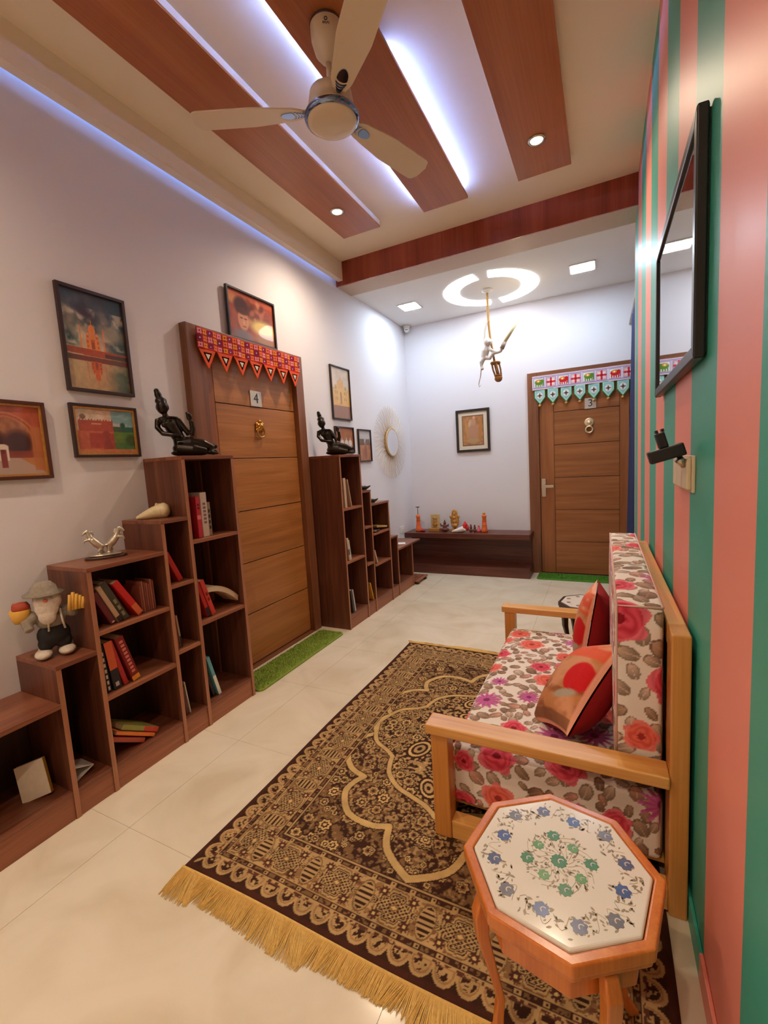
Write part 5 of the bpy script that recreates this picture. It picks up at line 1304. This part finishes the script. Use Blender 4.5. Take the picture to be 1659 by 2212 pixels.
m.tube([(-.99, ym-.025, 2.36), (-.955, ym-.05, 2.318), (-.90, ym-.045, 2.288), (-.868, ym-.04, 2.298), (-.846, ym-.04, 2.345)], [.018, .015, .013, .014, .017], 10)
m.tube([(-1.036, ym, 2.255), (-1.068, ym+.01, 2.19), (-1.082, ym+.01, 2.10), (-1.100, ym, 2.03), (-1.098, ym, 1.995), (-1.068, ym, 2.03)], [.010, .008, .0075, .007, .006, .004], 8)
fuse(m.build('monkey', M_resin, t), .006, 2)
MB().tube([(-.858, ym-.04, 2.318), (-.830, ym-.04, 2.375)], .021, 12).build('candle_cup', plain('taupe_resin', (180, 160, 146), .5), t, smooth=True)
MB().tube([(-.832, ym-.04, 2.372), (-.703, ym-.04, 2.552)], .016, 10).build('candle_tube', M_candle, t, smooth=True)
rn = MB().ring((-.93, ym, 2.205), .036, .013, n=24, m=8).build('rope_ring', M_ropeb, t, smooth=True)
for q in range(4):
    a = q*PI/2+.4
    MB().tube([(-.93+.034*math.cos(a), ym+.034*math.sin(a), 2.20), (-.918+.036*math.cos(a), ym+.036*math.sin(a), 2.14), (-.905+.026*math.cos(a), ym+.026*math.sin(a), 2.075)], [.009, .008, .009], 8).build('rope_strand', M_ropeb, t, smooth=True)
MB().ell((-.905, ym, 2.058), .038, .038, .036).ring((-.907, ym, 2.085), .030, .008, n=20, m=6).build('rope_knot', M_ropeb, t, smooth=True)
add_light('monkey_glow', 'POINT', (-.69, ym-.04, 2.585), .8, (1, .78, .42), t, shadow_soft_size=.02)

# ------------------------------------------------------------------ corner camera
t = thing('security_camera', 'small white dome camera in the ceiling corner', 'camera', (-2.06, 4.975, ZB))
MB().lathe([(0, 0), (.042, 0), (.042, -.018), (.034, -.026), (0, -.026)], (-2.06, 4.975, ZB-.0005), 24).build('mount', M_white, t, smooth=True)
MB().ell((-2.06, 4.972, ZB-.048), .034).build('ball', M_white, t, smooth=True)
MB().lathe([(0, 0), (.015, 0), (.017, .006), (0, .007)], n=16, M=T(-2.048, 4.943, ZB-.056) @ Matrix(((1, 0, .35, 0), (0, 1, -.85, 0), (0, 0, -.3, 0), (0, 0, 0, 1)))).build('lens', M_blackm, t, smooth=True)

# ------------------------------------------------------------------ curtain in the side opening
t = thing('curtain', 'dark navy curtain hanging behind the end of the striped wall', 'curtain', (.23, 4.3, 0))
nz, ny = 40, 120
Y, Z = np.meshgrid(np.linspace(3.90, 4.74, ny), np.linspace(.06, 2.48, nz))
fall = (2.48-Z)/2.42
Xc = .247-.036*fall+(.012+.012*fall)*np.sin(Y*42+.8*np.sin(Y*9))
fold = grid_mesh('fabric', np.stack([Xc, Y+.004*np.sin(Z*3), Z], -1), np.zeros(Xc.shape+(3,))+np.array((28, 40, 84.)), M_navy, t)
so = fold.modifiers.new('thickness', 'SOLIDIFY'); so.thickness = .003
MB().tube([(.238, WEND+.001, 2.50), (.238, YB-.001, 2.50)], .011, 12).build('rod', M_steel, t, smooth=True)

# ------------------------------------------------------------------ framed mirror, switchboard and adapter on the striped wall
t = thing('wall_mirror', 'black-framed mirror on the striped wall reflecting the far room', 'mirror', (XR, 1.68, 1.498))
my0, my1, mz0, mz1, fw, xa, xb_ = 1.255, 2.10, 1.498, 2.035, .032, .185, .209
for pl in ([(my0, mz0), (my1, mz0), (my1-fw, mz0+fw), (my0+fw, mz0+fw)], [(my1, mz0), (my1, mz1), (my1-fw, mz1-fw), (my1-fw, mz0+fw)],
           [(my1, mz1), (my0, mz1), (my0+fw, mz1-fw), (my1-fw, mz1-fw)], [(my0, mz1), (my0, mz0), (my0+fw, mz0+fw), (my0+fw, mz1-fw)]):
    MB().prism(pl, xa, xb_, 'x').build('frame_bar', M_black, t, bevel=.004, seg=3)
MB().box(.192, .196, my0+fw-.004, my1-fw+.004, mz0+fw-.004, mz1-fw+.004).build('mirror_glass', M_mirror, t)
MB().box(.197, XR-.0006, my0+.01, my1-.01, mz0+.01, mz1-.01).build('backing', M_blackm, t)
t = thing('switchboard', 'cream switchboard on the striped wall above the sofa', 'switchboard', (XR, 1.49, 1.17))
MB().box(XR-.008, XR-.0003, 1.372, 1.64, 1.178, 1.274).build('base_plate', M_cream, t, bevel=.002)
for k in range(3): MB().box(XR-.019, XR-.008, 1.382+.083*k, 1.463+.083*k, 1.185, 1.267).build('module', M_cream, t, bevel=.003)
t = thing('power_adapter', 'black power adapter plugged into the switchboard', 'adapter', (XR-.02, 1.41, 1.25))
Mx = T(.150, 1.395, 1.283) @ Rm('Y', -16)
MB().box(-.042, .042, -.022, .022, -.017, .017, Mx).build('body', M_blackm, t, bevel=.004)
MB().box(-.012, .010, -.018, .018, .017, .058, Mx).build('folding_plug', M_blackm, t, bevel=.003)
for q in (-.006, .008): MB().box(q-.003, q+.003, -.014, .014, .058, .066, Mx).build('plug_tip', M_blackm, t)
MB().tube([(.178, 1.40, 1.268), (XR-.018, 1.41, 1.25)], .011, 10).build('socket_pin', M_steel, t, smooth=True)
